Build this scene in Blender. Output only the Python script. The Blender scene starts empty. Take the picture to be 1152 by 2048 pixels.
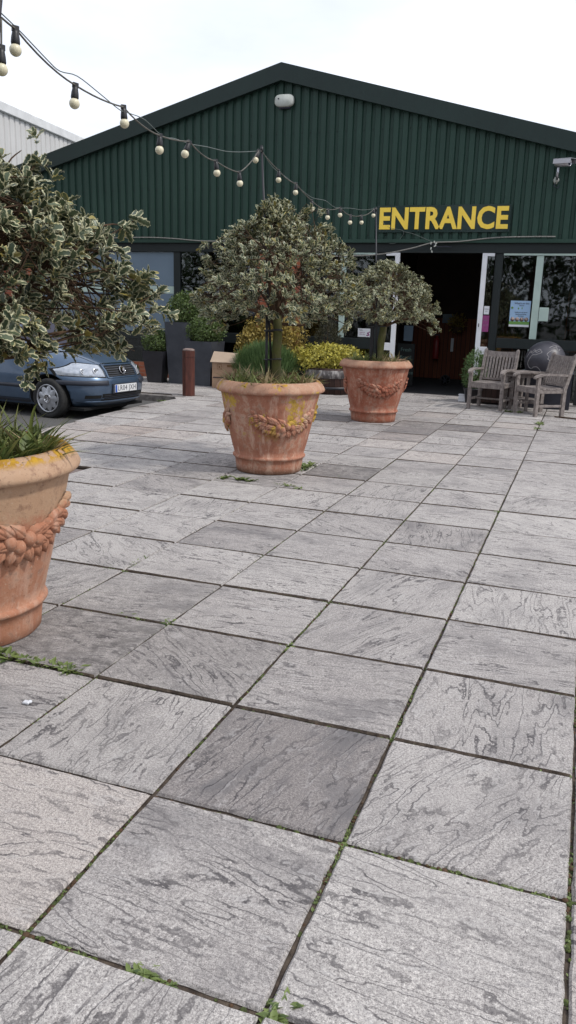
import bpy, math, random
import numpy as np
from mathutils import Vector, Matrix
random.seed(7); rng = np.random.default_rng(11)
S = bpy.context.scene; COL = S.collection
PI = math.pi
# ---------------------------------------------------------------- helpers
class MB:
    def __init__(s): s.v=[]; s.f=[]; s.m=[]; s.sm=[]
    def add(s, vs, fs, mi=0, smooth=False):
        b=len(s.v); s.v+= [tuple(map(float,p)) for p in vs]
        for f in fs: s.f.append([b+i for i in f]); s.m.append(mi); s.sm.append(smooth)
        return s
    def box(s, x0,x1,y0,y1,z0,z1, mi=0, M=None, bev=0.0):
        if bev>0:
            b=bev; vs=[]
            for (z,i) in ((z0,b),(z0+b,0),(z1-b,0),(z1,b)):
                for (px,py) in ((x0,y0),(x1,y0),(x1,y1),(x0,y1)):
                    vs.append((px+(i if px==x0 else -i), py+(i if py==y0 else -i), z))
            fs=[(3,2,1,0),(12,13,14,15)]
            for r in range(3):
                for k in range(4):
                    a=r*4+k; c=r*4+(k+1)%4; fs.append((a,c,c+4,a+4))
        else:
            vs=[(x0,y0,z0),(x1,y0,z0),(x1,y1,z0),(x0,y1,z0),(x0,y0,z1),(x1,y0,z1),(x1,y1,z1),(x0,y1,z1)]
            fs=[(3,2,1,0),(4,5,6,7),(0,1,5,4),(1,2,6,5),(2,3,7,6),(3,0,4,7)]
        if M is not None: vs=[tuple(M@Vector(p)) for p in vs]
        return s.add(vs,fs,mi)
    def beam(s, a, b, w, h, mi=0, up=(0,0,1), bev=0.003):
        a=Vector(a); b=Vector(b); d=(b-a); L=d.length; d.normalize(); u=Vector(up)
        if abs(d.dot(u))>.98: u=Vector((0,1,0))
        x=d.cross(u).normalized(); u=x.cross(d)
        M=Matrix(((x.x,u.x,d.x,a.x),(x.y,u.y,d.y,a.y),(x.z,u.z,d.z,a.z),(0,0,0,1)))
        return s.box(-w/2,w/2,-h/2,h/2,0,L,mi,M,bev)
    def tube(s, pts, r, n=8, mi=0, cap=True):
        pts=[Vector(p) for p in pts]; rs=r if hasattr(r,'__len__') else [r]*len(pts)
        vs=[]; N=len(pts); prev=None
        for i,p in enumerate(pts):
            d=(pts[min(i+1,N-1)]-pts[max(i-1,0)]).normalized()
            u=prev if prev is not None else (Vector((0,0,1)) if abs(d.z)<.9 else Vector((1,0,0)))
            x=d.cross(u)
            if x.length<1e-5: x=d.cross(Vector((0,1,.3)))
            x.normalize(); u=x.cross(d).normalized(); prev=u
            for k in range(n):
                t=2*PI*k/n; vs.append(p+(x*math.cos(t)+u*math.sin(t))*rs[i])
        fs=[]
        for i in range(N-1):
            for k in range(n):
                a=i*n+k; b=i*n+(k+1)%n; fs.append((a,b,b+n,a+n))
        if cap: fs.append(tuple(range(n-1,-1,-1))); fs.append(tuple(range((N-1)*n,N*n)))
        return s.add(vs,fs,mi,True)
    def lathe(s, prof, c=(0,0,0), n=48, mi=0, sx=1, closed=False, M=None, fn=None):
        vs=[]; 
        for (r,z) in prof:
            for k in range(n):
                t=2*PI*k/n; rr=r+(fn(t,z,r) if fn else 0)
                p=(rr*math.cos(t),rr*math.sin(t),z)
                if M is not None: p=tuple(M@Vector(p))
                vs.append((p[0]+c[0],p[1]+c[1],p[2]+c[2]))
        fs=[]
        for i in range(len(prof)-1):
            for k in range(n):
                a=i*n+k; b=i*n+(k+1)%n; fs.append((a,b,b+n,a+n))
        if prof[0][0]>1e-6: fs.append(tuple(range(n-1,-1,-1)))
        if prof[-1][0]>1e-6: fs.append(tuple(range((len(prof)-1)*n,len(prof)*n)))
        return s.add(vs,fs,mi,True)
    def sphere(s, c, r, nu=12, nv=8, mi=0, sc=(1,1,1)):
        vs=[];fs=[]
        for j in range(nv+1):
            ph=PI*j/nv
            for i in range(nu):
                t=2*PI*i/nu; vs.append((c[0]+sc[0]*r*math.sin(ph)*math.cos(t),c[1]+sc[1]*r*math.sin(ph)*math.sin(t),c[2]+sc[2]*r*math.cos(ph)))
        for j in range(nv):
            for i in range(nu):
                a=j*nu+i;b=j*nu+(i+1)%nu; fs.append((a,a+nu,b+nu,b))
        return s.add(vs,fs,mi,True)
    def build(s, name, mats, parent=None):
        me=bpy.data.meshes.new(name); me.from_pydata(s.v,[],s.f)
        for m in (mats if isinstance(mats,(list,tuple)) else [mats]): me.materials.append(m)
        me.polygons.foreach_set('material_index',s.m); me.polygons.foreach_set('use_smooth',s.sm); me.update()
        o=bpy.data.objects.new(name,me); COL.objects.link(o)
        if parent is not None: o.parent=parent
        return o
def tag(o,label=None,cat=None,group=None,kind=None):
    if label: o['label']=label
    if cat: o['category']=cat
    if group: o['group']=group
    if kind: o['kind']=kind
    return o
def empty(name,loc,label,cat,rz=0,group=None):
    o=bpy.data.objects.new(name,None); COL.objects.link(o); o.location=loc; o.rotation_euler=(0,0,rz); o.empty_display_size=.1
    return tag(o,label,cat,group)
def copy_tree(o,parent=None):
    c=o.copy(); COL.objects.link(c); c.parent=parent
    for ch in [x for x in bpy.data.objects if x.parent==o]: copy_tree(ch,c)
    return c
def text_obj(name,txt,size,mat,parent=None,loc=(0,0,0),rot=(PI/2,0,0),ext=.004,off=0.0,align='CENTER',sx=1.0,shear=0,space=1.0):
    cu=bpy.data.curves.new(name,'FONT'); cu.body=txt; cu.size=size; cu.extrude=ext; cu.offset=off; cu.align_x=align; cu.align_y='CENTER'; cu.shear=shear; cu.space_character=space; cu.resolution_u=3
    t=bpy.data.objects.new(name,cu); COL.objects.link(t); bpy.context.view_layer.update()
    me=bpy.data.meshes.new_from_object(t.evaluated_get(bpy.context.evaluated_depsgraph_get())); bpy.data.objects.remove(t)
    me.materials.clear(); me.materials.append(mat); me.name=name
    o=bpy.data.objects.new(name,me); COL.objects.link(o); o.location=loc; o.rotation_euler=rot; o.scale=(sx,1,1)
    if parent is not None: o.parent=parent
    return o
# ---------------------------------------------------------------- materials
def mat(name,col=(.5,.5,.5),rough=.6,metal=0,spec=.5,coat=0,emit=None):
    m=bpy.data.materials.new(name); m.use_nodes=True; b=m.node_tree.nodes['Principled BSDF']
    b.inputs['Base Color'].default_value=(*col,1); b.inputs['Roughness'].default_value=rough; b.inputs['Metallic'].default_value=metal
    b.inputs['Specular IOR Level'].default_value=spec; b.inputs['Coat Weight'].default_value=coat
    return m
class NT:
    def __init__(s,m): s.t=m.node_tree; s.b=s.t.nodes['Principled BSDF']
    def n(s,typ,**kw):
        x=s.t.nodes.new(typ)
        for k,v in kw.items():
            if k.startswith('i_'):
                key=k[2:]; key=int(key) if key.isdigit() else key.replace('_',' ')
                if isinstance(v,bpy.types.NodeSocket): s.t.links.new(v,x.inputs[key])
                else: x.inputs[key].default_value=v
            else: setattr(x,k,v)
        return x
    def link(s,a,b): s.t.links.new(a,b)
    def noise(s,vec,scale,detail=4,rough=.55,dist=0): return s.n('ShaderNodeTexNoise',i_Vector=vec,i_Scale=scale,i_Detail=detail,i_Roughness=rough,i_Distortion=dist).outputs['Fac']
    def ramp(s,fac,stops,interp='LINEAR'):
        r=s.n('ShaderNodeValToRGB',i_Fac=fac); e=r.color_ramp.elements; r.color_ramp.interpolation=interp
        while len(e)<len(stops): e.new(.5)
        for q,(p,c) in zip(e,stops): q.position=p; q.color=(*c,1) if len(c)==3 else c
        return r.outputs['Color']
    def g(s,fac,a,b): return s.n('ShaderNodeMapRange',i_Value=fac,**{'i_From_Min':a,'i_From_Max':b}).outputs['Result']
    def math(s,op,a,b=0.0,c=0.0):
        x=s.n('ShaderNodeMath',operation=op)
        for i,v in enumerate((a,b,c)):
            if isinstance(v,bpy.types.NodeSocket): s.link(v,x.inputs[i])
            else: x.inputs[i].default_value=v
        return x.outputs[0]
    def mix(s,f,a,b,mode='MIX'):
        x=s.n('ShaderNodeMix',data_type='RGBA',blend_type=mode)
        for i,v in ((0,f),(6,a),(7,b)):
            if isinstance(v,bpy.types.NodeSocket): s.link(v,x.inputs[i])
            elif i==0: x.inputs[0].default_value=v
            else: x.inputs[i].default_value=(*v,1)
        return x.outputs[2]
    def mapping(s,vec,sc=(1,1,1),loc=(0,0,0),rot=(0,0,0)): return s.n('ShaderNodeMapping',i_Vector=vec,i_Scale=sc,i_Location=loc,i_Rotation=rot).outputs[0]
    def obj(s): return s.n('ShaderNodeTexCoord').outputs['Object']
    def geo(s): return s.n('ShaderNodeNewGeometry')
    def attr(s,name): return s.n('ShaderNodeAttribute',attribute_name=name)
    def bump(s,h,st=.5,dist=.01,nrm=None):
        x=s.n('ShaderNodeBump',i_Height=h,i_Strength=st,i_Distance=dist)
        if nrm is not None: s.link(nrm,x.inputs['Normal'])
        s.link(x.outputs[0],s.b.inputs['Normal']); return x.outputs[0]
    def col(s,c): s.link(c,s.b.inputs['Base Color'])
    def rough(s,r): s.link(r,s.b.inputs['Roughness'])
def noisy(name,c0,c1,scale=8,rough=.7,bump=.3,bscale=60,metal=0,dist=.004,sc=(1,1,1),lo=.35,hi=.65,spec=.5):
    m=mat(name,c0,rough,metal,spec); t=NT(m); v=t.mapping(t.obj(),sc)
    f=t.noise(v,scale,5,.6); t.col(t.ramp(f,[(lo,c0),(hi,c1)]))
    if bump: t.bump(t.noise(v,bscale,4,.6),bump,dist)
    return m
# riven paving
def m_paving():
    m=mat('riven_slab',(.3,.3,.3),.88,spec=.3); t=NT(m)
    uv=t.n('ShaderNodeUVMap').outputs[0]; rnd=t.attr('slab').outputs['Fac']; r2=t.attr('slab2').outputs['Fac']
    o=t.geo().outputs['Position']
    v=t.mapping(uv,(.9,4.6,1))
    warp=t.n('ShaderNodeTexNoise',i_Vector=v,i_Scale=1.5,i_Detail=3.0,i_Roughness=.5)
    v2=t.n('ShaderNodeVectorMath',operation='MULTIPLY_ADD',i_0=warp.outputs['Color'],i_1=(.8,.8,0),i_2=v).outputs[0]
    h0=t.noise(v2,1.15,3.5,.5,.1); jag=t.noise(uv,34,5,.65)
    h=t.math('ADD',h0,t.math('MULTIPLY',t.math('SUBTRACT',jag,.5),.075))
    k=t.math('MULTIPLY',h,15.0); fr=t.math('FRACT',k)
    st=t.n('ShaderNodeMapRange',interpolation_type='SMOOTHSTEP',i_Value=fr,**{'i_From_Min':0.0,'i_From_Max':.22}).outputs[0]
    terr=t.math('ADD',t.math('FLOOR',k),st)
    msk=t.g(t.noise(t.mapping(uv,(1,1.5,1),(7,3,0)),6.5,4,.6),.31,.50)
    line=t.math('MULTIPLY',t.math('SUBTRACT',1.0,t.g(t.math('ABSOLUTE',t.math('SUBTRACT',fr,.10)),.04,.17)),msk)
    fine=t.math('SUBTRACT',1.0,t.g(t.math('ABSOLUTE',t.math('SUBTRACT',t.math('FRACT',t.math('MULTIPLY',t.math('ADD',h,t.math('MULTIPLY',jag,.05)),38.0)),.3)),.05,.22))
    fine=t.math('MULTIPLY',fine,t.g(t.noise(uv,9.0,3,.6),.48,.66))
    gr=t.noise(o,330,3,.75); gr2=t.noise(o,130,3,.7); med=t.noise(o,16,5,.65); big=t.noise(o,1.3,4,.6)
    base=t.ramp(t.math('ADD',t.math('MULTIPLY',rnd,.55),t.math('MULTIPLY',big,.5)),[(.2,(.25,.228,.220)),(.5,(.385,.360,.346)),(.85,(.485,.458,.437))])
    base=t.mix(t.math('MULTIPLY',r2,.55),base,(.44,.34,.28))
    grain=t.ramp(t.math('ADD',t.math('MULTIPLY',gr,.6),t.math('MULTIPLY',gr2,.4)),[(.38,(.36,.35,.36)),(.47,(.78,.77,.77)),(.54,(1.06,1.05,1.04)),(.63,(1.6,1.6,1.59))])
    c=t.mix(1.0,base,grain,'MULTIPLY')
    st2=t.g(t.math('ADD',t.math('MULTIPLY',t.noise(v2,2.2,6,.65),.6),t.math('MULTIPLY',med,.4)),.52,.68)
    dk=t.math('MULTIPLY',st2,t.g(t.math('SUBTRACT',1.0,rnd),.25,1.1))
    c=t.mix(t.math('MULTIPLY',dk,.75),c,(.12,.11,.117))
    pt=t.math('MULTIPLY',t.g(t.math('ADD',t.math('MULTIPLY',t.noise(t.mapping(uv,(1,1.6,1),(3,9,0)),2.3,4,.6),.75),t.math('MULTIPLY',jag,.25)),.49,.63),t.math('ADD',.25,t.math('MULTIPLY',t.math('SUBTRACT',1.0,rnd),.9)))
    c=t.mix(t.math('MULTIPLY',pt,.75),c,t.mix(jag,(.10,.092,.095),(.20,.188,.188)))
    c=t.mix(t.math('MULTIPLY',fine,.6),c,(.13,.12,.122)); c=t.mix(t.math('MULTIPLY',line,t.math('ADD',.28,t.math('MULTIPLY',t.g(t.noise(uv,3.1,3,.6),.40,.60),.60))),c,(.075,.068,.072))  # ledge relief put into the colour: crevices darkened like shade
    hi_=t.math('MULTIPLY',t.math('SUBTRACT',1.0,t.g(t.math('ABSOLUTE',t.math('SUBTRACT',fr,.30)),.03,.16)),t.g(t.noise(uv,12,4,.6),.45,.65)); c=t.mix(t.math('MULTIPLY',hi_,.33),c,(.50,.48,.47))  # upper ledge edges painted lighter, as if catching light
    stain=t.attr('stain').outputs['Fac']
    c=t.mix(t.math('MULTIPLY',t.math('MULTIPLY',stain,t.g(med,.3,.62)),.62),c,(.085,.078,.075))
    t.col(c)
    hh=t.math('ADD',t.math('MULTIPLY',terr,.085),t.math('ADD',t.math('MULTIPLY',gr,.10),t.math('ADD',t.math('MULTIPLY',gr2,.12),t.math('MULTIPLY',med,.25))))
    t.bump(hh,1.0,.020)
    return m
M={}
M['slab']=m_paving()
M['soil']=noisy('joint_soil',(.035,.024,.018),(.10,.075,.055),30,.95,1,90,dist=.01)
M['asphalt']=noisy('asphalt',(.055,.053,.052),(.12,.115,.11),90,.93,.9,260,dist=.006)
M['kerb']=noisy('kerb_concrete',(.10,.09,.085),(.22,.20,.19),14,.9,.6,120)
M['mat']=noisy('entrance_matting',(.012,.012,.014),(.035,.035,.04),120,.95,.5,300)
def m_clad(name,c0,c1,rough=.5,streak=.35,spec=.35):
    m=mat(name,c0,rough,spec=spec); t=NT(m); o=t.obj()
    f=t.noise(t.mapping(o,(7,7,.35)),2.2,5,.65); f2=t.noise(o,.9,4,.6)
    c=t.ramp(t.math('ADD',t.math('MULTIPLY',f,.5),t.math('MULTIPLY',f2,.5)),[(.35,c0),(.65,c1)])
    sx_=t.n('ShaderNodeSeparateXYZ',i_Vector=o).outputs[0]; rn=t.n('ShaderNodeTexWhiteNoise',noise_dimensions='1D',i_W=t.math('FLOOR',t.math('DIVIDE',sx_,.996))).outputs[0]
    c=t.mix(t.math('MULTIPLY',rn,.22),c,tuple(x*.55 for x in c0))
    d=t.g(t.noise(t.mapping(o,(30,30,1.2)),1.6,5,.7),.60,.75)
    c=t.mix(t.math('MULTIPLY',d,streak),c,tuple(x*2.4+.01 for x in c1))
    t.col(c); t.rough(t.g(f,.2,.9)); 
    r=t.n('ShaderNodeMapRange',i_Value=f,**{'i_To_Min':rough-.1,'i_To_Max':rough+.15}).outputs[0]; t.rough(r)
    t.bump(t.noise(t.mapping(o,(3,3,1)),3,3,.5),.08,.02)
    return m
M['clad']=m_clad('green_profiled_steel',(.013,.039,.028),(.021,.055,.040))
M['fascia']=m_clad('dark_green_trim',(.009,.020,.018),(.013,.029,.025),.5,.12)
M['header']=m_clad('dark_header_paint',(.008,.012,.013),(.014,.020,.020),.55,.1)
M['screw']=mat('screw_cap',(.008,.012,.012),.5)
M['white_clad']=m_clad('white_profiled_steel',(.50,.49,.48),(.60,.59,.58),.5,.12)
M['white_trim']=noisy('white_eaves_trim',(.55,.55,.55),(.68,.68,.68),3,.5,.1,20)
M['roof']=noisy('roof_sheet',(.03,.05,.045),(.05,.07,.06),2,.5,.1,20)
def m_brick():
    m=mat('red_brick',(.3,.1,.05),.85,spec=.3); t=NT(m); o=t.obj()
    sep=t.n('ShaderNodeSeparateXYZ',i_Vector=o); v=t.n('ShaderNodeCombineXYZ',i_X=t.math('ADD',sep.outputs[0],sep.outputs[1]),i_Y=sep.outputs[2]).outputs[0]
    b=t.n('ShaderNodeTexBrick',i_Vector=v,i_Scale=1.0,i_Color1=(.33,.105,.052,1),i_Color2=(.24,.07,.038,1),i_Mortar=(.24,.17,.13,1))
    b.inputs['Mortar Size'].default_value=.006; b.inputs['Brick Width'].default_value=.225; b.inputs['Row Height'].default_value=.075; b.inputs['Bias'].default_value=0
    c=t.mix(t.g(t.noise(o,9,5,.6),.4,.75),b.outputs['Color'],(.20,.07,.045)); t.col(c)
    t.bump(t.math('ADD',t.math('MULTIPLY',b.outputs['Fac'],-1.0),t.math('MULTIPLY',t.noise(o,80,3,.6),.5)),.6,.006)
    return m
M['brick']=m_brick()
M['white_frame']=noisy('white_powder_coat',(.66,.67,.70),(.74,.75,.78),5,.35,.05,20)
M['mint']=noisy('pale_mint_paint',(.36,.46,.42),(.42,.52,.47),4,.5,.05,20)
M['frosted']=noisy('blue_grey_frosted_film',(.11,.155,.205),(.15,.205,.26),1.2,.35,.03,30,lo=.2,hi=.8)
def m_glass(name,tint=(.55,.62,.62),refl=.10,bumpy=.0):
    m=bpy.data.materials.new(name); m.use_nodes=True; nt=m.node_tree; nt.nodes.clear()
    out=nt.nodes.new('ShaderNodeOutputMaterial'); mx=nt.nodes.new('ShaderNodeMixShader'); tr=nt.nodes.new('ShaderNodeBsdfTransparent'); gl=nt.nodes.new('ShaderNodeBsdfGlossy')
    fr=nt.nodes.new('ShaderNodeFresnel'); fr.inputs[0].default_value=1.52
    tr.inputs[0].default_value=(*tint,1); gl.inputs['Roughness'].default_value=.02; gl.inputs[0].default_value=(1,1,1,1)
    ml=nt.nodes.new('ShaderNodeMath'); ml.operation='MULTIPLY'; ml.inputs[1].default_value=1.7; nt.links.new(fr.outputs[0],ml.inputs[0])
    ns=nt.nodes.new('ShaderNodeTexNoise'); ns.inputs['Scale'].default_value=1.7; tc=nt.nodes.new('ShaderNodeTexCoord'); nt.links.new(tc.outputs['Object'],ns.inputs['Vector'])
    bp=nt.nodes.new('ShaderNodeBump'); bp.inputs['Strength'].default_value=.10; bp.inputs['Distance'].default_value=.02; nt.links.new(ns.outputs[0],bp.inputs['Height']); nt.links.new(bp.outputs[0],gl.inputs['Normal'])
    nt.links.new(ml.outputs[0],mx.inputs[0]); nt.links.new(tr.outputs[0],mx.inputs[1]); nt.links.new(gl.outputs[0],mx.inputs[2]); nt.links.new(mx.outputs[0],out.inputs[0])
    return m
M['glass']=m_glass('window_glass')
M['car_glass']=m_glass('car_glass',(.25,.3,.3))
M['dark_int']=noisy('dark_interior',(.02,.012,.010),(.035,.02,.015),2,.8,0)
def m_planks(name,c0,c1,w=.1):
    m=mat(name,c0,.6,spec=.3); t=NT(m); o=t.obj(); sep=t.n('ShaderNodeSeparateXYZ',i_Vector=o)
    k=t.math('DIVIDE',sep.outputs[0],w); fr=t.math('FRACT',k); g=t.math('LESS_THAN',fr,.1)
    rn=t.n('ShaderNodeTexWhiteNoise',noise_dimensions='1D',i_W=t.math('FLOOR',k)).outputs[0]
    c=t.mix(rn,c0,c1); c=t.mix(t.g(t.noise(t.mapping(o,(20,20,1)),3,4,.6),.4,.8),c,tuple(x*.5 for x in c0)); c=t.mix(g,c,(.006,.004,.003)); t.col(c)
    return m
M['planks']=m_planks('red_brown_boarding',(.15,.038,.015),(.21,.062,.025))
def m_terra(name,c0,c1,lich=0.0,bloom=.4,seed=0,dirt=.4,rim_l=0.0,rim_z=.75,pale=0.0):
    m=mat(name,c0,.82,spec=.25); t=NT(m); o=t.mapping(t.obj(),(1,1,1),(seed,seed*.7,0))
    oo=t.obj(); sep=t.n('ShaderNodeSeparateXYZ',i_Vector=oo)
    n1=t.noise(t.mapping(o,(1,1,.55)),5,6,.65); n2=t.noise(o,22,5,.65); n3=t.noise(t.mapping(o,(9,9,1.0)),2.0,5,.6)
    c=t.ramp(n1,[(.3,c0),(.7,c1)])
    c=t.mix(t.math('MULTIPLY',t.g(n3,.52,.68),bloom),c,(.50,.32,.24))
    c=t.mix(t.math('MULTIPLY',t.g(t.math('ADD',t.math('MULTIPLY',n1,.5),t.math('MULTIPLY',n2,.5)),.5,.62),bloom),c,(.52,.36,.27))
    if pale>0:
        pz=t.math('MULTIPLY',t.g(t.math('ADD',sep.outputs[2],t.math('MULTIPLY',t.math('SUBTRACT',n2,.5),.22)),.52,.58),pale); c=t.mix(pz,c,(.44,.30,.19))
    up=t.g(sep.outputs[2],rim_z-.03,rim_z+.02)
    c=t.mix(t.math('MULTIPLY',up,.55),c,(.47,.31,.21))
    dz=t.g(t.math('ADD',sep.outputs[2],t.math('MULTIPLY',n2,.12)),.13,.05)
    dz2=t.math('MULTIPLY',dz,dirt); c=t.mix(dz2,c,(.12,.075,.05))
    c=t.mix(t.math('MULTIPLY',t.g(n2,.54,.68),.55),c,(.16,.075,.048)); sp=t.noise(o,70,4,.7); c=t.mix(t.math('MULTIPLY',t.g(sp,.60,.68),.5),c,(.50,.38,.29)); c=t.mix(t.math('MULTIPLY',t.g(sp,.40,.34),.45),c,(.13,.07,.045))
    la=t.noise(t.mapping(o,(1,1,.8),(3,1,0)),4.2,6,.7)
    lf=t.math('ADD',t.math('MULTIPLY',la,.6),t.math('MULTIPLY',n2,.4))
    thr=.63-.13*lich
    zone=t.g(sep.outputs[2],.30,.46)
    lm=t.math('MULTIPLY',t.math('MULTIPLY',t.g(lf,thr,thr+.03),zone),1.0 if lich>0 else 0.0)
    c=t.mix(lm,c,t.ramp(n2,[(.4,(.26,.15,.03)),(.6,(.48,.31,.06))]))
    if rim_l>0:
        thr2=.60-.16*rim_l; zr=t.g(sep.outputs[2],.785,.805)
        c=t.mix(t.math('MULTIPLY',t.g(lf,thr2,thr2+.02),zr),c,t.ramp(n2,[(.4,(.30,.15,.02)),(.6,(.50,.29,.03))]))
    t.col(c); t.bump(t.math('ADD',n2,t.math('MULTIPLY',t.noise(o,90,4,.7),.5)),.5,.006)
    return m
M['terra1']=m_terra('terracotta_pale_orange',(.34,.140,.080),(.42,.215,.135),.0,.6,3,.15,.85,pale=.75)
M['terra2']=m_terra('terracotta_lichened',(.30,.115,.070),(.41,.20,.13),.80,.95,11,.9,.42)
M['terra3']=m_terra('terracotta_deep_orange',(.26,.080,.046),(.345,.130,.080),.0,.6,23,.35,0)
M['compost']=noisy('dry_compost',(.05,.035,.022),(.20,.14,.09),30,.95,1,80,dist=.02)
def m_bark(name,c0,c1,green=.0):
    m=mat(name,c0,.85,spec=.2); t=NT(m); o=t.obj(); f=t.noise(t.mapping(o,(1,1,.3)),30,5,.65)
    c=t.ramp(f,[(.35,c0),(.65,c1)]); c=t.mix(t.math('MULTIPLY',t.g(t.noise(o,9,4,.6),.35,.6),green),c,(.085,.095,.022)); t.col(c); t.bump(f,.5,.006); return m
M['trunk']=m_bark('mossy_bark',(.07,.06,.035),(.14,.125,.07),.8)
M['twig']=m_bark('brown_twig',(.045,.028,.018),(.10,.06,.035))
def m_leaf(name,dark,mid,edge,thr=.5,soft=.12,rough=.38,noisey=.25,trans=.15,yel=None):
    m=mat(name,dark,rough,spec=.45); t=NT(m); e=t.attr('edge').outputs['Fac']; r=t.attr('rnd').outputs['Fac']; p=t.geo().outputs['Position']
    n=t.noise(p,60,2,.6); ee=t.math('ADD',e,t.math('MULTIPLY',t.math('SUBTRACT',n,.5),noisey))
    c=t.ramp(r,[(0,dark),(1,mid)]); ed=t.mix(t.g(r,.75,1),edge,yel if yel else edge)
    c=t.mix(t.g(ee,thr,thr+soft),c,ed)
    c=t.mix(t.g(t.attr('rnd2').outputs['Fac'],.93,1.0),c,(.30,.24,.06) if yel else edge)
    t.col(c)
    b=t.b; b.inputs['Subsurface Weight'].default_value=0
    if trans:
        tr=t.n('ShaderNodeBsdfTranslucent'); t.link(c,tr.inputs[0]); mx=t.n('ShaderNodeMixShader'); mx.inputs[0].default_value=trans
        out=[q for q in t.t.nodes if q.type=='OUTPUT_MATERIAL'][0]; t.link(b.outputs[0],mx.inputs[1]); t.link(tr.outputs[0],mx.inputs[2]); t.link(mx.outputs[0],out.inputs[0])
    return m
M['holly']=m_leaf('variegated_holly_leaf',(.030,.048,.026),(.105,.135,.075),(.54,.52,.34),.57,.1,.36,.35,.15,(.50,.42,.15))
M['box']=m_leaf('boxwood_leaf',(.035,.065,.016),(.10,.15,.035),(.12,.17,.05),.7,.2,.5)
M['euon']=m_leaf('golden_euonymus_leaf',(.12,.14,.02),(.42,.38,.05),(.55,.47,.09),.35,.4,.5)
M['euon_dull']=m_leaf('gold_brown_shrub_leaf',(.12,.10,.02),(.36,.27,.06),(.42,.31,.08),.35,.4,.5)
M['rosem']=m_leaf('needle_green_leaf',(.05,.10,.03),(.12,.20,.065),(.14,.22,.08),.7,.3,.55)
M['conif']=m_leaf('dark_conifer_leaf',(.018,.02,.009),(.05,.045,.018),(.05,.05,.02),.7,.3,.6)
M['grass']=m_leaf('grass_blade',(.10,.15,.035),(.28,.30,.11),(.26,.28,.10),.9,.1,.55)
M['dry']=m_leaf('dry_grass_blade',(.22,.16,.08),(.42,.34,.19),(.4,.32,.18),.9,.1,.7)
M['weed']=m_leaf('weed_leaf',(.045,.075,.02),(.17,.22,.06),(.2,.25,.08),.8,.2,.5)
M['bgtree']=m_leaf('tree_leaf',(.03,.05,.014),(.07,.11,.03),(.07,.11,.03),.9,.1,.5)
M['moss']=noisy('joint_moss',(.035,.045,.012),(.10,.13,.03),60,.95,1,120,dist=.01)
M['black_pl']=mat('black_plastic',(.012,.012,.014),.45)
M['pole']=mat('dark_painted_pole',(.02,.02,.025),.45,.3)
M['cable']=noisy('grey_brown_cable',(.06,.055,.045),(.12,.11,.09),20,.6,0)
M['wire']=mat('thin_green_grey_wire',(.10,.12,.11),.5)
M['bulb']=noisy('cream_bulb_lacquer',(.64,.59,.42),(.68,.63,.46),4,.35,0)
M['rope']=noisy('grey_rope',(.15,.145,.135),(.24,.23,.21),40,.8,.3,200)
M['yellow']=noisy('gold_yellow_letters',(.84,.58,.06),(.88,.63,.08),3,.5,0)
M['acrylic']=mat('dark_green_sign_panel',(.018,.035,.032),.12)
M['grey_pl']=noisy('weathered_white_plastic',(.40,.42,.38),(.50,.52,.48),8,.5,.05)
M['metal']=mat('brushed_grey_metal',(.42,.42,.45),.35,.8)
M['steel_pl']=noisy('slate_planter_grey',(.030,.034,.044),(.055,.060,.072),3,.55,.1,60)
M['black_pot']=noisy('black_planter',(.010,.010,.014),(.020,.020,.026),4,.45,.05)
M['bollard']=noisy('red_brown_bollard',(.055,.015,.010),(.10,.028,.018),18,.5,.15,60,sc=(1,1,.3))
M['bollard_cap']=noisy('worn_bollard_top',(.12,.07,.06),(.26,.2,.18),25,.7,.2)
M['card']=noisy('cardboard',(.30,.19,.12),(.36,.235,.155),4,.85,.1,150)
M['card2']=noisy('pale_cardboard_inside',(.40,.30,.22),(.46,.35,.26),4,.85,.1,150)
M['tape']=mat('dark_tape',(.03,.02,.03),.4)
M['print']=mat('box_print',(.16,.08,.03),.8)
M['teak']=None
def m_teak():
    m=mat('weathered_grey_teak',(.2,.17,.15),.85,spec=.2); t=NT(m); o=t.obj()
    f=t.noise(t.mapping(o,(10,10,10)),2,5,.6); f2=t.noise(t.mapping(o,(60,60,8)),2,4,.6)
    c=t.ramp(t.math('ADD',t.math('MULTIPLY',f,.5),t.math('MULTIPLY',f2,.5)),[(.35,(.11,.092,.086)),(.5,(.21,.182,.17)),(.65,(.32,.285,.265))]); t.col(c); t.bump(f2,.4,.004); return m
M['teak']=m_teak()
M['globe']=noisy('dark_slate_globe',(.035,.035,.045),(.065,.062,.075),4,.42,.05,80)
M['chalk']=mat('pale_engraved_line',(.42,.40,.40),.8)
M['plinth']=noisy('dark_navy_plinth',(.012,.013,.022),(.022,.024,.036),3,.4,.03)
M['board']=mat('chalkboard_black',(.010,.012,.012),.6)
M['chalkt']=mat('pale_green_chalk',(.13,.20,.18),.9)
M['paper']=mat('white_paper',(.62,.63,.66),.7)
M['ink']=mat('dark_ink',(.03,.03,.05),.7)
M['pink']=noisy('magenta_leaflet',(.20,.03,.13),(.27,.05,.18),20,.5,0)
M['sky_p']=mat('poster_blue',(.28,.42,.60),.5); M['grn_p']=mat('poster_green',(.12,.26,.06),.5); M['pic_p']=noisy('poster_pictures',(.10,.05,.04),(.45,.35,.30),60,.5,0)
M['red']=mat('extinguisher_red',(.25,.02,.02),.4)
M['wood_b']=m_planks('dark_barrel_staves',(.035,.018,.014),(.065,.032,.026),.09)
M['hoop']=noisy('flaking_white_band',(.09,.08,.08),(.34,.32,.31),22,.8,.3,60,sc=(1,1,.4),lo=.45,hi=.62)
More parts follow.
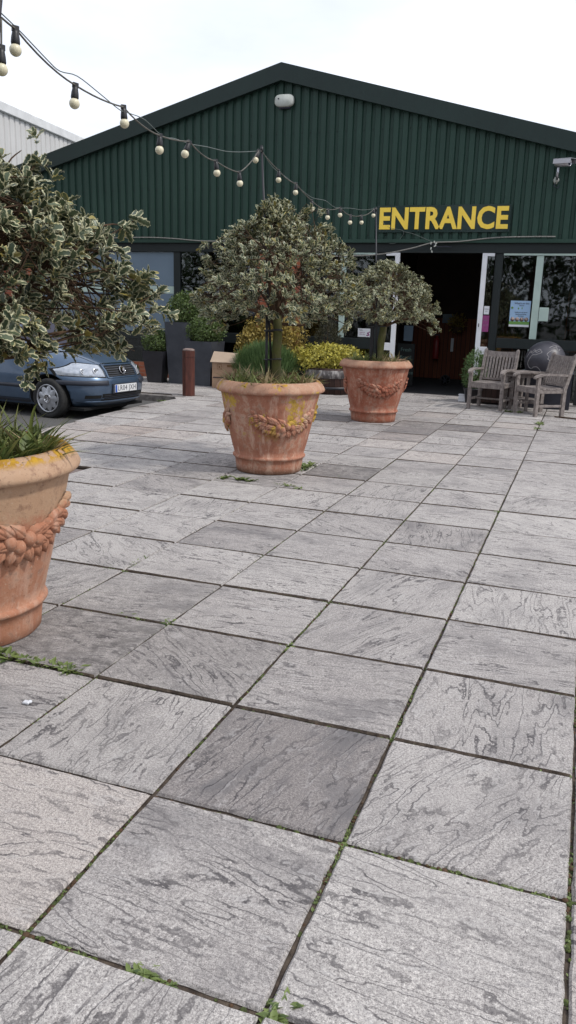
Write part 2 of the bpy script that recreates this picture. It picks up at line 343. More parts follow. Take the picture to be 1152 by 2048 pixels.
# car
def m_paint():
    m=mat('blue_grey_metallic_paint',(.10,.15,.215),.33,.55,coat=.8); t=NT(m); o=t.obj()
    t.b.inputs['Coat Roughness'].default_value=.06
    f=t.noise(o,3,4,.6); t.col(t.ramp(f,[(.3,(.060,.100,.165)),(.7,(.085,.132,.205))])); return m
M['paint']=m_paint()
M['rubber']=noisy('tyre_rubber',(.012,.012,.012),(.022,.022,.022),30,.85,.3,90)
M['alloy']=mat('silver_hubcap',(.42,.43,.46),.32,.7)
M['chrome']=mat('chrome',(.7,.7,.72),.12,1)
M['trimb']=mat('blue_black_bumper_plastic',(.022,.026,.038),.5)
M['void']=mat('black_recess',(.004,.004,.004),.9)
def m_lamp():
    m=mat('headlamp_lens',(.62,.65,.70),.1,.35,coat=1); t=NT(m); o=t.obj()
    f=t.noise(t.mapping(t.obj(),(6,3,6)),3,3,.5); t.col(t.ramp(f,[(.3,(.30,.33,.38)),(.7,(.52,.55,.60))])); return m
M['lens']=m_lamp()
M['plate']=mat('white_number_plate',(.66,.67,.68),.35); M['plateblue']=mat('plate_blue_band',(.02,.09,.42),.35)
# ---------------------------------------------------------------- leaf clouds
def leaf_template(kind):
    if kind=='holly':
        xs=[0,.10,.24,.38,.52,.66,.80,.92,1.0]; w=[.02,.20,.27,.215,.33,.22,.27,.10,.0]; tip=[0,0,.05,0,.06,0,.06,0,0]
    elif kind=='oval': xs=[0,.3,.65,1.0]; w=[.03,.27,.27,0]; tip=[0]*4
    elif kind=='blade': xs=[0,.35,.7,1.0]; w=[.04,.05,.035,0]; tip=[0]*4
    elif kind=='needle': xs=[0,.5,1.0]; w=[.07,.07,0]; tip=[0]*3
    V=[];E=[];F=[]
    n=len(xs)
    for i,x in enumerate(xs):
        droop=-.18*x*x if kind in('holly','oval') else (-.35*x**2.2 if kind=='blade' else 0)
        wv=(.05 if (i%2) else -.06) if kind=='holly' else 0
        cols=[(-1,1),(-.62,.55),(0,0),(.62,.55),(1,1)] if kind=='holly' else [(-1,1),(0,0),(1,1)]
        for (c,e) in cols:
            y=c*w[i]; xx=x+(tip[i] if abs(c)==1 else 0); z=droop+abs(c)*w[i]*.35+(wv if abs(c)==1 else 0)*(-1 if c<0 and i%3 else 1)
            V.append((xx,y,z)); E.append(e if 0<i<n-1 else 1.0 if i==n-1 else .3)
    m=5 if kind=='holly' else 3
    for i in range(n-1):
        for k in range(m-1): F.append((i*m+k,(i+1)*m+k,(i+1)*m+k+1,i*m+k+1))
    return np.array(V,float),np.array(E,float),np.array(F,int)
TPL={k:leaf_template(k) for k in('holly','oval','blade','needle')}
def leaf_cloud(name,P,D,N,L,kind,mat_,parent=None,W=None,bend=None):
    V,E,F=TPL[kind]; P=np.asarray(P,float); n=len(P)
    D=np.asarray(D,float); D/=np.linalg.norm(D,axis=1,keepdims=True)+1e-9
    N=np.asarray(N,float); Sd=np.cross(N,D); Sd/=np.linalg.norm(Sd,axis=1,keepdims=True)+1e-9; N=np.cross(D,Sd)
    L=np.broadcast_to(np.asarray(L,float),(n,)); W=L if W is None else np.broadcast_to(np.asarray(W,float),(n,))
    zs=V[:,2]
    co=P[:,None,:]+(V[None,:,0:1]*L[:,None,None])*D[:,None,:]+(V[None,:,1:2]*W[:,None,None])*Sd[:,None,:]+(zs[None,:,None]*L[:,None,None])*N[:,None,:]
    co=co.reshape(-1,3); nv=len(V); f=(F[None]+np.arange(n)[:,None,None]*nv).reshape(-1,4)
    me=bpy.data.meshes.new(name); me.vertices.add(len(co)); me.vertices.foreach_set('co',co.ravel().astype(np.float32))
    me.loops.add(len(f)*4); me.loops.foreach_set('vertex_index',f.ravel().astype(np.int32)); me.polygons.add(len(f))
    me.polygons.foreach_set('loop_start',np.arange(0,len(f)*4,4,dtype=np.int32)); me.polygons.foreach_set('loop_total',np.full(len(f),4,np.int32))
    me.update(calc_edges=True)
    for nm,val in (('edge',np.tile(E,n)),('rnd',np.repeat(rng.random(n),nv)),('rnd2',np.repeat(rng.random(n),nv))):
        a=me.attributes.new(nm,'FLOAT','POINT'); a.data.foreach_set('value',val.astype(np.float32))
    me.materials.append(mat_)
    me.polygons.foreach_set('use_smooth',np.ones(len(f),bool))
    o=bpy.data.objects.new(name,me); COL.objects.link(o)
    if parent is not None: o.parent=parent
    return o
def unit(v): return v/(np.linalg.norm(v,axis=-1,keepdims=True)+1e-9)
def rosettes(tips,dirs,k,L,spread=.9):
    """k leaves around each twig tip"""
    P=[];D=[];N=[];LL=[]
    for p,d in zip(tips,dirs):
        a=unit(np.cross(d,[.3,.2,1.0])); b=np.cross(d,a)
        kk=k+int(rng.integers(-1,2))
        for i in range(kk):
            t=i*2.4+rng.random()*.6; rad=a*math.cos(t)+b*math.sin(t); back=-.055*(i/kk)
            sp=spread*(.65+.6*i/kk)
            dd=unit(d+rad*sp+rng.normal(0,.15,3)); P.append(p+d*back+rad*.003); D.append(dd); N.append(unit(d*1.0-rad*.4+np.array([0,0,.5])+rng.normal(0,.25,3))); LL.append(L*(.7+.5*rng.random()))
    return np.array(P),np.array(D),np.array(N),np.array(LL)
# ---------------------------------------------------------------- camera
Rv=Vector((0.93841196,0.34430191,0.02896892)); Uv=Vector((-0.11078533,0.22041309,0.96909478)); Fv=Vector((-0.32727605,0.91261946,-0.24498187))
cam=bpy.data.cameras.new('camera'); co=bpy.data.objects.new('camera',cam); COL.objects.link(co); S.camera=co
cam.sensor_fit='VERTICAL'; cam.sensor_height=36; cam.lens=1597.5/2048*36; cam.clip_end=1000; cam.clip_start=.05
co.matrix_world=Matrix(((Rv.x,Uv.x,-Fv.x,.48272),(Rv.y,Uv.y,-Fv.y,-1.88204),(Rv.z,Uv.z,-Fv.z,1.43126),(0,0,0,1)))
# ---------------------------------------------------------------- sky + sun
SUN_AZ=math.radians(97); SUN_EL=math.radians(50)     # azimuth from +Y clockwise
w=bpy.data.worlds.new('World'); S.world=w; w.use_nodes=True; nt=w.node_tree; nt.nodes.clear()
out=nt.nodes.new('ShaderNodeOutputWorld'); bg=nt.nodes.new('ShaderNodeBackground'); sky=nt.nodes.new('ShaderNodeTexSky'); sky.sky_type='NISHITA'; sky.sun_disc=False
sky.sun_elevation=SUN_EL; sky.sun_rotation=SUN_AZ; sky.air_density=1.0; sky.dust_density=2.5
tc=nt.nodes.new('ShaderNodeTexCoord'); mp=nt.nodes.new('ShaderNodeMapping'); mp.inputs['Scale'].default_value=(1.2,1.2,3.2); nt.links.new(tc.outputs['Generated'],mp.inputs[0])
ns=nt.nodes.new('ShaderNodeTexNoise'); ns.inputs['Scale'].default_value=1.6; ns.inputs['Detail'].default_value=7; ns.inputs['Roughness'].default_value=.55; nt.links.new(mp.outputs[0],ns.inputs['Vector'])
mr=nt.nodes.new('ShaderNodeMapRange'); mr.inputs[1].default_value=.32; mr.inputs[2].default_value=.62; mr.inputs[3].default_value=.66; mr.inputs[4].default_value=.97; nt.links.new(ns.outputs[0],mr.inputs[0])
mx=nt.nodes.new('ShaderNodeMix'); mx.data_type='RGBA'; nt.links.new(mr.outputs[0],mx.inputs[0]); nt.links.new(sky.outputs[0],mx.inputs[6]); mx.inputs[7].default_value=(10.9,11.5,12.8,1)
nt.links.new(mx.outputs[2],bg.inputs[0]); bg.inputs[1].default_value=.10; nt.links.new(bg.outputs[0],out.inputs[0])
sl=bpy.data.lights.new('sun','SUN'); sl.energy=2.2; sl.angle=math.radians(3.5); sl.color=(1,.965,.90); so=bpy.data.objects.new('sun',sl); COL.objects.link(so)
sd=Vector((math.sin(SUN_AZ)*math.cos(SUN_EL),math.cos(SUN_AZ)*math.cos(SUN_EL),math.sin(SUN_EL))); so.rotation_euler=sd.to_track_quat('Z','Y').to_euler(); so.location=(8,-2,12)
S.view_settings.view_transform='Standard'; S.view_settings.look='None'; S.view_settings.exposure=.08; S.view_settings.gamma=1
# ---------------------------------------------------------------- ground
tag(MB().add([(-250,-250,-.1),(250,-250,-.1),(250,250,-.1),(-250,250,-.1)],[(0,1,2,3)]).build('ground',M['asphalt']),'grey asphalt ground of the car park','ground',kind='structure')
def edge_x(y):
    if y>=9.99: return -13.0
    if y<4.19: return -3.6
    return max(-5.6,-5.38-.08*(y-5.6))
soil=MB()
soil.add([(-3.6,-4,-.014),(7.2,-4,-.014),(7.2,13.0,-.014),(-3.6,13.0,-.014)],[(0,1,2,3)])
soil.add([(-5.26,4.2,-.017),(-3.6,4.2,-.017),(-3.6,10,-.017),(-5.58,10,-.017)],[(0,1,2,3)])
soil.add([(-13,10,-.017),(-3.6,10,-.017),(-3.6,12.9,-.017),(-13,12.9,-.017)],[(0,1,2,3)])
tag(soil.build('joint_soil',M['soil']),kind='structure')
tag(MB().add([(-4.19,3.61,-.03),(-3.61,3.61,-.03),(-3.61,4.19,-.03),(-4.19,4.19,-.03)],[(0,1,2,3)]).build('tarmac_patch',noisy('red_brown_tarmac',(.13,.10,.09),(.20,.16,.15),60,.93,.6,200)),kind='structure')
def build_paving():
    V=[];F=[];MI=[];UV=[];A1=[];A2=[];ST=[]
    T=.6
    spec={(-1,0):.0,(0,14):.1}
    for j in range(-6,22):
        for i in range(-22,12):
            x0,x1,y0,y1=i*T,(i+1)*T,j*T,(j+1)*T
            if y1>12.92: y1=12.9
            if y1-y0<.1: continue
            ex=edge_x((y0+y1)/2)
            if x1<=ex+.06: continue
            if (i,j)==(-7,6): continue
            xa0=max(x0,edge_x(y0+.001)) if y0<9.99 else max(x0,-13); xa1=max(x0,edge_x(y1-.001)) if y0<9.99 else xa0
            near=(y0<3.5 and -3<x0<2); g=(.005 if not near else .0055)
            n=10 if near else 3
            gy=g+.001; cs=[(xa0+g,y0+gy),(x1-g,y0+gy),(x1-g,y1-gy),(xa1+g,y1-gy)]
            tz=rng.normal(0,.0016,3); cx,cy=(x0+x1)/2,(y0+y1)/2
            ring=[]
            for k in range(4):
                a=cs[k];b=cs[(k+1)%4]
                for q in range(n):
                    t=q/n; jx,jy=(rng.normal(0,.0013,2) if q else (0,0)); ring.append([a[0]+(b[0]-a[0])*t+jx,a[1]+(b[1]-a[1])*t+jy])
            R=len(ring); ring=np.array(ring); cen=np.array([cx,cy])
            def zz(p): return tz[0]+(p[0]-cx)*tz[1]*2+(p[1]-cy)*tz[2]*2
            base=len(V); inw=ring+np.sign(cen-ring)*.006*np.ones_like(ring)
            for p in inw: V.append((p[0],p[1],zz(p)))
            for p in ring: V.append((p[0],p[1],zz(p)-.007-abs(rng.normal(0,.001))))
            for p in ring: V.append((p[0],p[1],-.034))
            faces=[list(range(base,base+R))]
            for r in range(2):
                for k in range(R):
                    a=base+r*R+k;b=base+r*R+(k+1)%R; faces.append([b,a,a+R,b+R])
            MI.extend([0]+[1 if (k//n)==0 and y0>.5 else 0 for k in range(R)]+[1]*R)
            # random quarter turn of the cast pattern
            rot=[0,1,0,2,3,0][int(rng.integers(6))]*PI/2+rng.normal(0,.12)+(.5 if rng.random()<.4 else 0); ox,oy=rng.random(2)*50; c_,s_=math.cos(rot),math.sin(rot)
            r1=float(np.clip(rng.normal(.62,.18),.15,1)); r2=0.0
            if (i,j)==(-1,0): r1=-.35; rot=PI/2
            if (i,j) in ((0,2),): r1=.45
            if (i,j) in ((-2,14),(-3,13)): r1=-.15
            if (i,j)==(-8,10): r2=.8
            if rng.random()<.06: r2=.35
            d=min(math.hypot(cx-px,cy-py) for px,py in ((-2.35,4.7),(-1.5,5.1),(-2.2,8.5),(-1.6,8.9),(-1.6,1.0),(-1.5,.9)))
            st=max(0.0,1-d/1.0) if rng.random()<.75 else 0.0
            for f in faces:
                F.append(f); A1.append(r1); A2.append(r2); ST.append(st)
                for vi in f:
                    x,y,_=V[vi]; x-=cx;y-=cy; UV.append((x*c_-y*s_+ox,x*s_+y*c_+oy))
    me=bpy.data.meshes.new('paving'); me.from_pydata(V,[],F); uvl=me.uv_layers.new(name='UVMap'); uvl.data.foreach_set('uv',np.array(UV,np.float32).ravel())
    for nm,val in (('slab',A1),('slab2',A2),('stain',ST)):
        a=me.attributes.new(nm,'FLOAT','FACE'); a.data.foreach_set('value',np.array(val,np.float32))
    me.materials.append(M['slab']); me.materials.append(M['soil']); me.polygons.foreach_set('material_index',MI); me.update(); o=bpy.data.objects.new('paving',me); COL.objects.link(o); tag(o,kind='structure'); return o
build_paving()
kb=MB(); x=-13.0
while x<-5.6:
    kb.box(x+.004,min(x+.9,-5.61)-.004,9.87,9.985,-.12,.006,0,None,.01); x+=.9
tag(kb.build('kerb',M['kerb']),kind='structure')
# ---------------------------------------------------------------- shop building
YF=12.9; AX=-5.16; APZ=5.70; SL=.266
bld=empty('shop_building',(AX,YF,0),'dark green corrugated shop shed with low gable roof and glazed front','building')
def P_(o): o.parent=bld; o.matrix_parent_inverse=Matrix.Translation((-AX,-YF,0)); return o
def bpart(mb,name,mt): return P_(mb.build(name,mt))
XL,XR=-15.2,4.9
def ztop(x): return APZ-SL*abs(x-AX)-.26
cl=MB(); pitch=.166; x=XL; z0=2.70; pts=[]
while x<XR:
    pts+=[(x,0),(x+.088,0),(x+.103,.034),(x+.151,.034),(x+.166,0)]; x+=pitch
pp=[]; 
for a in pts:
    if not pp or abs(a[0]-pp[-1][0])>1e-6: pp.append(a)
vs=[];fs=[]
for i,(x,d) in enumerate(pp): vs+=[(x,YF+d,z0),(x,YF+d,ztop(x)+.04)]
for i in range(len(pp)-1): fs.append((2*i,2*i+2,2*i+3,2*i+1))
cl.add(vs,fs)
# screw caps in rows
x=XL
while x<XR:
    for zr in (2.79,3.64,4.55):
        if zr<ztop(x+.1)-.1 and (zr!=2.79 or int(x*6)%2): cl.add([(x+.127+.010*math.cos(t),YF+.024,zr+.010*math.sin(t)) for t in [k*PI/3 for k in range(6)]]+[(x+.127,YF+.018,zr)],[((k+1)%6,k,6) for k in range(6)],1)
    x+=pitch
bpart(cl,'wall_cladding',[M['clad'],M['screw']])
fl=MB().box(XL,XR,YF-.035,YF+.05,2.655,2.715); bpart(fl,'drip_flashing',M['clad'])
bpart(MB().box(XL,XR,YF+.02,YF+.16,2.49,2.655),'header_beam',M['header'])
# verge fascia (two sloping boards) + roof
vf=MB()
for s in (-1,1):
    xe=XL if s<0 else XR; zt=APZ-SL*abs(xe-AX)
    for (ya,yb,dz,h) in ((YF-.11,YF-.085,0,.29),):
        a=[(AX,ya,APZ),(xe,ya,zt),(xe,ya,zt-h),(AX,ya,APZ-h)]; b=[(p[0],yb,p[2]) for p in a]
        vf.add(a+b,[(0,1,2,3),(7,6,5,4),(0,4,5,1),(3,2,6,7),(1,5,6,2),(0,3,7,4)] if s<0 else [(3,2,1,0),(4,5,6,7),(1,5,4,0),(7,6,2,3),(2,6,5,1),(4,7,3,0)])
    a=[(AX,YF-.085,APZ-.002),(xe,YF-.085,zt-.002),(xe,YF+.06,zt-.002),(AX,YF+.06,APZ-.002)]; b=[(p[0],p[1],p[2]-.02) for p in a]
    vf.add(a+b,[(0,1,2,3),(7,6,5,4),(0,4,5,1)])
    a=[(AX,YF-.084,APZ-.285),(xe,YF-.084,zt-.285),(xe,YF+.04,zt-.285),(AX,YF+.04,APZ-.285)]
    vf.add(a,[(0,1,2,3)])
bpart(vf,'verge_fascia',M['fascia'])
rf=MB()
for s in (-1,1):
    xe=XL if s<0 else XR; zt=APZ-SL*abs(xe-AX)-.025
    a=[(AX,YF+.06,APZ-.025),(xe,YF+.06,zt),(xe,40,zt),(AX,40,APZ-.025)]; b=[(p[0],p[1],p[2]-.08) for p in a]
    rf.add(a+b,[(0,1,2,3),(7,6,5,4),(0,4,5,1),(2,6,7,3),(1,5,6,2)])
bpart(rf,'roof',M['roof'])
bpart(MB().box(XL,XL+.1,YF+.2,39.9,0,2.9),'side_wall',M['clad']); bpart(MB().box(XR-.1,XR,YF+.2,39.9,0,2.9),'side_wall',M['clad'])
# interior
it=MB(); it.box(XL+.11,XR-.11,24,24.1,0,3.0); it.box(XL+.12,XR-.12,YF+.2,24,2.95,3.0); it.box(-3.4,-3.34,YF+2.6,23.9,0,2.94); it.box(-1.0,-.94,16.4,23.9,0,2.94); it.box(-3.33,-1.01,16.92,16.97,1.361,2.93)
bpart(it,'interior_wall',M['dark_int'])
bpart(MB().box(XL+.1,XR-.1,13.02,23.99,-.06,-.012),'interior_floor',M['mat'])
bpart(MB().box(-3.33,-1.01,16.9,16.95,0,1.36),'boarded_partition',M['planks'])
# brick piers
for (a,b) in ((-11.54,-10.75),(-5.60,-4.72),(2.2,3.0)):
    bpart(MB().box(a,b,YF+.03,YF+.30,0,2.488),'brick_pier',M['brick'])
bpart(MB().box(-10.745,-7.30,YF+.06,YF+.26,0,.30),'brick_plinth',M['brick'])
bpart(MB().box(-13,4.8,YF+.02,YF+.12,-.1,-.001),'threshold',M['kerb'])
# glazing: (x0,x1) panes with rail
def rail(x0,x1,z0,z1,mt='header',y=.04,nm='window_rail'): return bpart(MB().box(x0,x1,YF+y,YF+y+.07,z0,z1,0,None,.004),nm,M[mt])
def post(x0,x1,mt='header',y=.045,z0=0.0,z1=2.488,nm='window_post'): return bpart(MB().box(x0,x1,YF+y,YF+y+.08,z0,z1,0,None,.004),nm,M[mt])
def pane(x0,x1,z0,z1,y=.085):
    return bpart(MB().box(x0,x1,YF+y,YF+y+.006,z0,z1),'window_pane',M['glass'])
rail(-7.27,-5.603,.77,.96); rail(-4.60,-3.26,.77,.96); rail(-1.02,2.197,.89,1.06); rail(-10.745,-7.42,.77,.90)
for (a,b) in ((-7.41,-7.27),(-4.70,-4.60),(-3.25,-3.10),(-1.16,-1.03),(-9.0,-8.93),(-10.74,-10.68)): post(a,b)
for (a,b) in ((-3.94,-3.84),(-.47,-.355),(1.2,1.31)):
    za,zb=(.77,.96) if a<-3 else (.89,1.06); post(a,b,'mint',.047,zb+.001,2.454); post(a,b,'mint',.047,0,za-.001)
pane(-7.265,-5.605,.97,2.485); pane(-7.265,-5.605,.0,.765); pane(-4.595,-3.255,.965,2.485); pane(-4.595,-3.255,0,.765); pane(-1.025,2.195,1.065,2.485); pane(-1.025,2.195,0,.885); pane(-13.0,-11.545,0,2.485)
pane(-8.925,-7.415,.91,2.485); pane(-10.675,-9.005,.91,2.485); pane(-8.925,-7.415,.31,.765); pane(-10.675,-9.005,.31,.765)
bl=MB(); bl.box(-8.92,-7.42,YF+.074,YF+.082,1.83,2.48); bl.box(-10.67,-9.01,YF+.074,YF+.082,1.83,2.48); bl.box(-8.92,-7.42,YF+.074,YF+.082,.92,1.68); bl.box(-10.67,-9.01,YF+.074,YF+.082,.92,1.68)
bpart(bl,'frosted_blind',M['frosted'])
bpart(MB().box(-10.67,-9.01,YF+.075,YF+.081,1.683,1.827).box(-8.92,-7.42,YF+.075,YF+.081,1.683,1.827),'blind_band',M['mint'])
# thin mint head strips
for (a,b) in ((-4.59,-3.26),(-1.02,2.19)): bpart(MB().box(a,b,YF+.03,YF+.075,2.455,2.487),'head_strip',M['mint'])
bpart(MB().box(-.345,-.19,YF+.055,YF+.10,1.37,1.60,0,None,.006),'junction_cover',M['mint'])
# sliding door leaves
def door_leaf(xs,xe,side,lbl):
    # xs: stile outer edge next to the opening
    fr=MB(); x0,x1=min(xs,xe),max(xs,xe)
    fr.box(xs if side>0 else xs-.085, xs+.085 if side>0 else xs, YF+.0,YF+.04,.03,2.487,0,None,.004)
    a,b=(xs+.085,xe) if side>0 else (xe,xs-.085)
    fr.box(a,b,YF+.002,YF+.038,.765,.90,0,None,.003); fr.box(a,b,YF+.002,YF+.038,2.435,2.486,0,None,.003); fr.box(a,b,YF+.002,YF+.038,.03,.15,0,None,.003)
    d=bpart(fr,'sliding_door',M['white_frame'])
    g=MB().box(a,b,YF+.016,YF+.022,.90,2.435).box(a,b,YF+.016,YF+.022,.15,.765).build('door_pane',M['glass'],d)
    return d
door_leaf(-1.375,-1.17,1,'r'); dl=door_leaf(-2.83,-3.08,-1,'l')
MB().box(-1.35,-1.335,YF-.004,YF-.001,1.24,1.30).build('keyhole',M['ink'],dl)
bpart(MB().box(-3.08,-2.93,YF-.003,YF+.0,1.30,1.36),'door_push_plate',M['white_frame'])
bpart(MB().box(-3.08,-1.17,YF+.0,YF+.13,2.488,2.52),'door_track',M['header'])
# ---------------------------------------------------------------- things on the facade
def flatsign(name,x0,x1,z0,z1,y,mt,label,cat,th=.004):
    t=empty(name,((x0+x1)/2,y,z0),label,cat)
    w_=(x1-x0)/2; MB().box(-w_,w_,0,th,0,z1-z0).build('panel',mt,t); return t
sg=empty('entrance_sign',(-2.125,YF-.02,3.055),'yellow ENTRANCE lettering on a dark panel above the doorway','sign')
MB().box(-1.165,1.165,-.004,.010,-.225,.225).build('sign_panel',M['acrylic'],sg)
o=text_obj('lettering','ENTRANCE',.44,M['yellow'],sg,(0,-.010,-.012),(PI/2,0,0),.006,.014,space=1.03)
bb=max(v.co.x for v in o.data.vertices)-min(v.co.x for v in o.data.vertices); hb=max(v.co.y for v in o.data.vertices)-min(v.co.y for v in o.data.vertices)
o.scale=(2.24/bb,.375/hb,1)
fxs=MB()
for x in (-1.13,-.4,.35,1.13):
    for z in (-.2,.2): fxs.lathe([(.009,0),(.009,.004),(0,.006)],n=8,M=Matrix.Translation((x,-.004,z))@Matrix.Rotation(PI/2,4,'X'))
fxs.build('fixing_screw',M['screw'],sg)['kind']='stuff'
fl=empty('alarm_box',(-5.10,YF-.03,5.08),'pale plastic sounder box fixed near the gable peak','alarm box')
b=MB(); prof=[]
ns_=28; ov=[(math.copysign(abs(math.cos(t))**.55,math.cos(t))*.185,math.copysign(abs(math.sin(t))**.7,math.sin(t))*.105) for t in [2*PI*k/ns_ for k in range(ns_)]]
vs=[];
for (y,s) in ((.02,.93),(-.03,1),(-.055,.97),(-.07,.85)): vs+=[(p[0]*s,y,p[1]*s) for p in ov]
fs=[[ (r*ns_+k),(r*ns_+(k+1)%ns_),((r+1)*ns_+(k+1)%ns_),((r+1)*ns_+k)] for r in range(3) for k in range(ns_)]+[list(range(3*ns_,4*ns_))]
b.add(vs,fs,0,True); b.build('housing',M['grey_pl'],fl); MB().sphere((-.10,-.072,.03),.014,10,6).build('strobe',M['ink'],fl); MB().box(-.10,.10,-.03,.03,-.125,-.10).build('base_plate',M['ink'],fl)
cc=empty('security_camera',(-.25,YF,3.86),'silver bullet camera on a bracket high on the cladding','security camera')
b=MB(); b.lathe([(.062,0),(.062,.02),(.035,.03),(.03,.11)],n=20,M=Matrix.Translation((-.02,.03,-.22))@Matrix.Rotation(PI/2,4,'X')); b.build('wall_mount',M['grey_pl'],cc)
b=MB(); b.tube([(-.02,-.08,-.22),(-.02,-.14,-.16),(-.01,-.16,-.05)],.022,10); b.build('bracket',M['metal'],cc)
Mx=Matrix.Translation((-.06,-.10,.02))@Matrix.Rotation(math.radians(-35),4,'Z')@Matrix.Rotation(math.radians(4),4,'Y')
b=MB(); b.lathe([(0.0,0),(.05,0),(.055,.01),(.055,.27),(.045,.272),(.043,.25),(0,.25)],n=24,M=Mx@Matrix.Rotation(PI/2,4,'Y')); b.build('camera_body',M['metal'],cc)
b=MB(); b.box(-.01,.33,-.068,.068,.055,.066,0,Mx,.003); b.box(-.01,.33,-.068,-.063,-.01,.056,0,Mx); b.box(-.01,.33,.063,.068,-.01,.056,0,Mx); b.build('sun_shield',M['metal'],cc)
MB().lathe([(.040,.252),(.036,.256),(0,.258)],n=20,M=Mx@Matrix.Rotation(PI/2,4,'Y')).build('lens',M['ink'],cc)
MB().tube([(-.03,-.01,-.24),(-.06,-.05,-.32),(.0,-.03,-.35),(.02,-.01,-.30)],.007,6).build('camera_cable',M['ink'],cc)
# rope-like cable along the wall
cab=MB(); cpts=[(-12.5,YF-.03,2.73),(-10.4,YF-.03,2.71),(-8.2,YF-.05,2.75),(-7.4,YF-.05,2.73),(-6.81,YF-.05,2.685),(-6.2,YF-.06,2.68),(-5.7,YF-.08,2.715),(-5.2,YF-.1,2.62),(-4.6,YF-.16,2.47),(-4.1,YF-.2,2.41),(-3.65,YF-.22,2.41),(-3.1,YF-.2,2.45),(-2.6,YF-.15,2.55),(-2.24,YF-.08,2.65),(-1.8,YF-.06,2.67),(-1.19,YF-.05,2.735),(-.6,YF-.05,2.75),(-.2,YF-.05,2.75)]
def smooth_pts(ps,k=4):
    ps=[Vector(p) for p in ps]; o=[]
    for i in range(len(ps)-1):
        a=ps[max(i-1,0)];b=ps[i];c=ps[i+1];d=ps[min(i+2,len(ps)-1)]
        for q in range(k):
            t=q/k; o.append(.5*((2*b)+(c-a)*t+(2*a-5*b+4*c-d)*t*t+(3*b-a-3*c+d)*t**3))
    return o+[ps[-1]]
tag(cab.tube(smooth_pts(cpts),.0105,7).build('wall_cable',M['rope']),'grey rope-like cable sagging along the base of the green cladding','cable')
cn=empty('cable_connector',(-2.24,YF-.09,2.64),'small white clips where the sagging cable meets the beam','cable connector')
b=MB()
for i,(dx,dz,r) in enumerate(((-.03,.0,.3),(.03,.02,-.4),(.06,-.01,.7),(-.02,-.09,.2),(.0,-.14,-.5),(.05,-.05,1.1))):
    b.box(-.009,.009,-.012,.012,-.02,.02,0,Matrix.Translation((dx,-.01*i,dz))@Matrix.Rotation(r,4,'Y'),.003)
b.build('clip',M['grey_pl'],cn)['kind']='stuff'
MB().tube([(.0,.0,-.02),(.1,.02,-.06),(.22,.03,-.05),(.33,.04,-.06)],.006,5).build('loose_wire',M['ink'],cn)
wr=MB().tube(smooth_pts([(-3.2,YF-.03,3.22),(-3.15,YF-.03,2.98),(-3.0,YF-.035,2.90),(-2.78,YF-.03,2.84),(-2.9,YF-.03,2.66),(-3.03,YF-.03,2.64)]),.004,5)
wr.tube(smooth_pts([(-2.78,YF-.03,2.84),(-2.6,YF-.03,2.80),(-2.35,YF-.04,2.70),(-2.26,YF-.06,2.66)]),.004,5)
tag(wr.build('dangling_wire',M['wire']),'thin loose wire looping under the left end of the ENTRANCE sign','wire')
# posters on the glass
po=empty('poster',(-.665,YF+.072,1.265),'pale blue poster with pictures and a green foot on the glass','poster')
MB().box(-.17,.17,0,.003,0,.44).build('sheet',M['sky_p'],po)
b=MB().box(-.17,.17,-.0015,-.0002,0,.035); b.build('border',M['paper'],po)
b=MB().box(-.17,.17,-.0015,-.0002,.037,.09); b.build('grass_strip',M['grn_p'],po)
for k in range(4): MB().lathe([(.036,0),(0,.0006)],n=20,M=Matrix.Translation((-.115+.077*k,-.0018,.125))@Matrix.Rotation(PI/2,4,'X')).build('picture',M['pic_p'],po)
for (tx,sz,z,sx) in (('What\'s on this',.042,.395,1),('season',.03,.36,1),('Family fun in the garden',.022,.245,1),('Saturday and Sunday',.022,.212,1),('all welcome',.02,.183,1)): text_obj('writing',tx,sz,M['ink'],po,(.02,-.002,z),(PI/2,0,0),.0003,.0006)
for (px_,pz_,pr_,ps_) in ((-.135,.32,.02,1),(-.03,.31,.018,.6),(.03,.315,.016,.6)): MB().sphere((px_,-.002,pz_),pr_,8,6,0,(ps_,.05,1)).build('drawing',M['grn_p'],po)
nt1=flatsign('door_notice',-1.275,-1.185,1.46,1.60,YF+.010,M['paper'],'small white notice on the right door glass above the pink leaflet','notice',.002)
text_obj('writing','Automatic',.018,M['ink'],nt1,(0,-.001,.09),(PI/2,0,0),.0003,.0005); text_obj('writing','door',.018,M['ink'],nt1,(0,-.001,.055),(PI/2,0,0),.0003,.0005)
lf=flatsign('leaflet',-1.285,-1.172,1.16,1.44,YF+.010,M['pink'],'magenta leaflet on the right door glass below the white notice','leaflet',.002)
text_obj('writing','Garden',.024,M['chalkt'],lf,(0,-.001,.2),(PI/2,0,0),.0003); text_obj('writing','open day',.022,M['chalkt'],lf,(0,-.001,.12),(PI/2,0,0),.0003)
sn=flatsign('window_notice',-3.56,-3.32,.985,1.14,YF+.070,M['paper'],'white window notice with a pink pattern left of the doorway','notice',.003)
text_obj('writing','Hello,',.03,M['ink'],sn,(-.06,-.001,.125),(PI/2,0,0),.0003,.0004); text_obj('writing','please use',.024,M['pink'],sn,(-.035,-.001,.085),(PI/2,0,0),.0003,.0004); text_obj('writing','other door',.024,M['pink'],sn,(-.035,-.001,.05),(PI/2,0,0),.0003,.0004)
b=MB()
for (dx,dz,r) in ((.075,.07,.018),(.09,.04,.016),(.06,.03,.014),(.10,.09,.012)): b.lathe([(r,0),(r*.75,0.0004)],n=16,M=Matrix.Translation((dx,-.001,dz))@Matrix.Rotation(PI/2,4,'X'))
b.build('pink_pattern',M['pink'],sn)
ab=empty('chalkboard',(-2.90,14.3,-.012),'black standing chalkboard with pale writing inside the doorway','chalkboard',.0)
b=MB(); b.box(-.17,.17,-.02,.02,.02,.86); b.build('board',M['board'],ab)
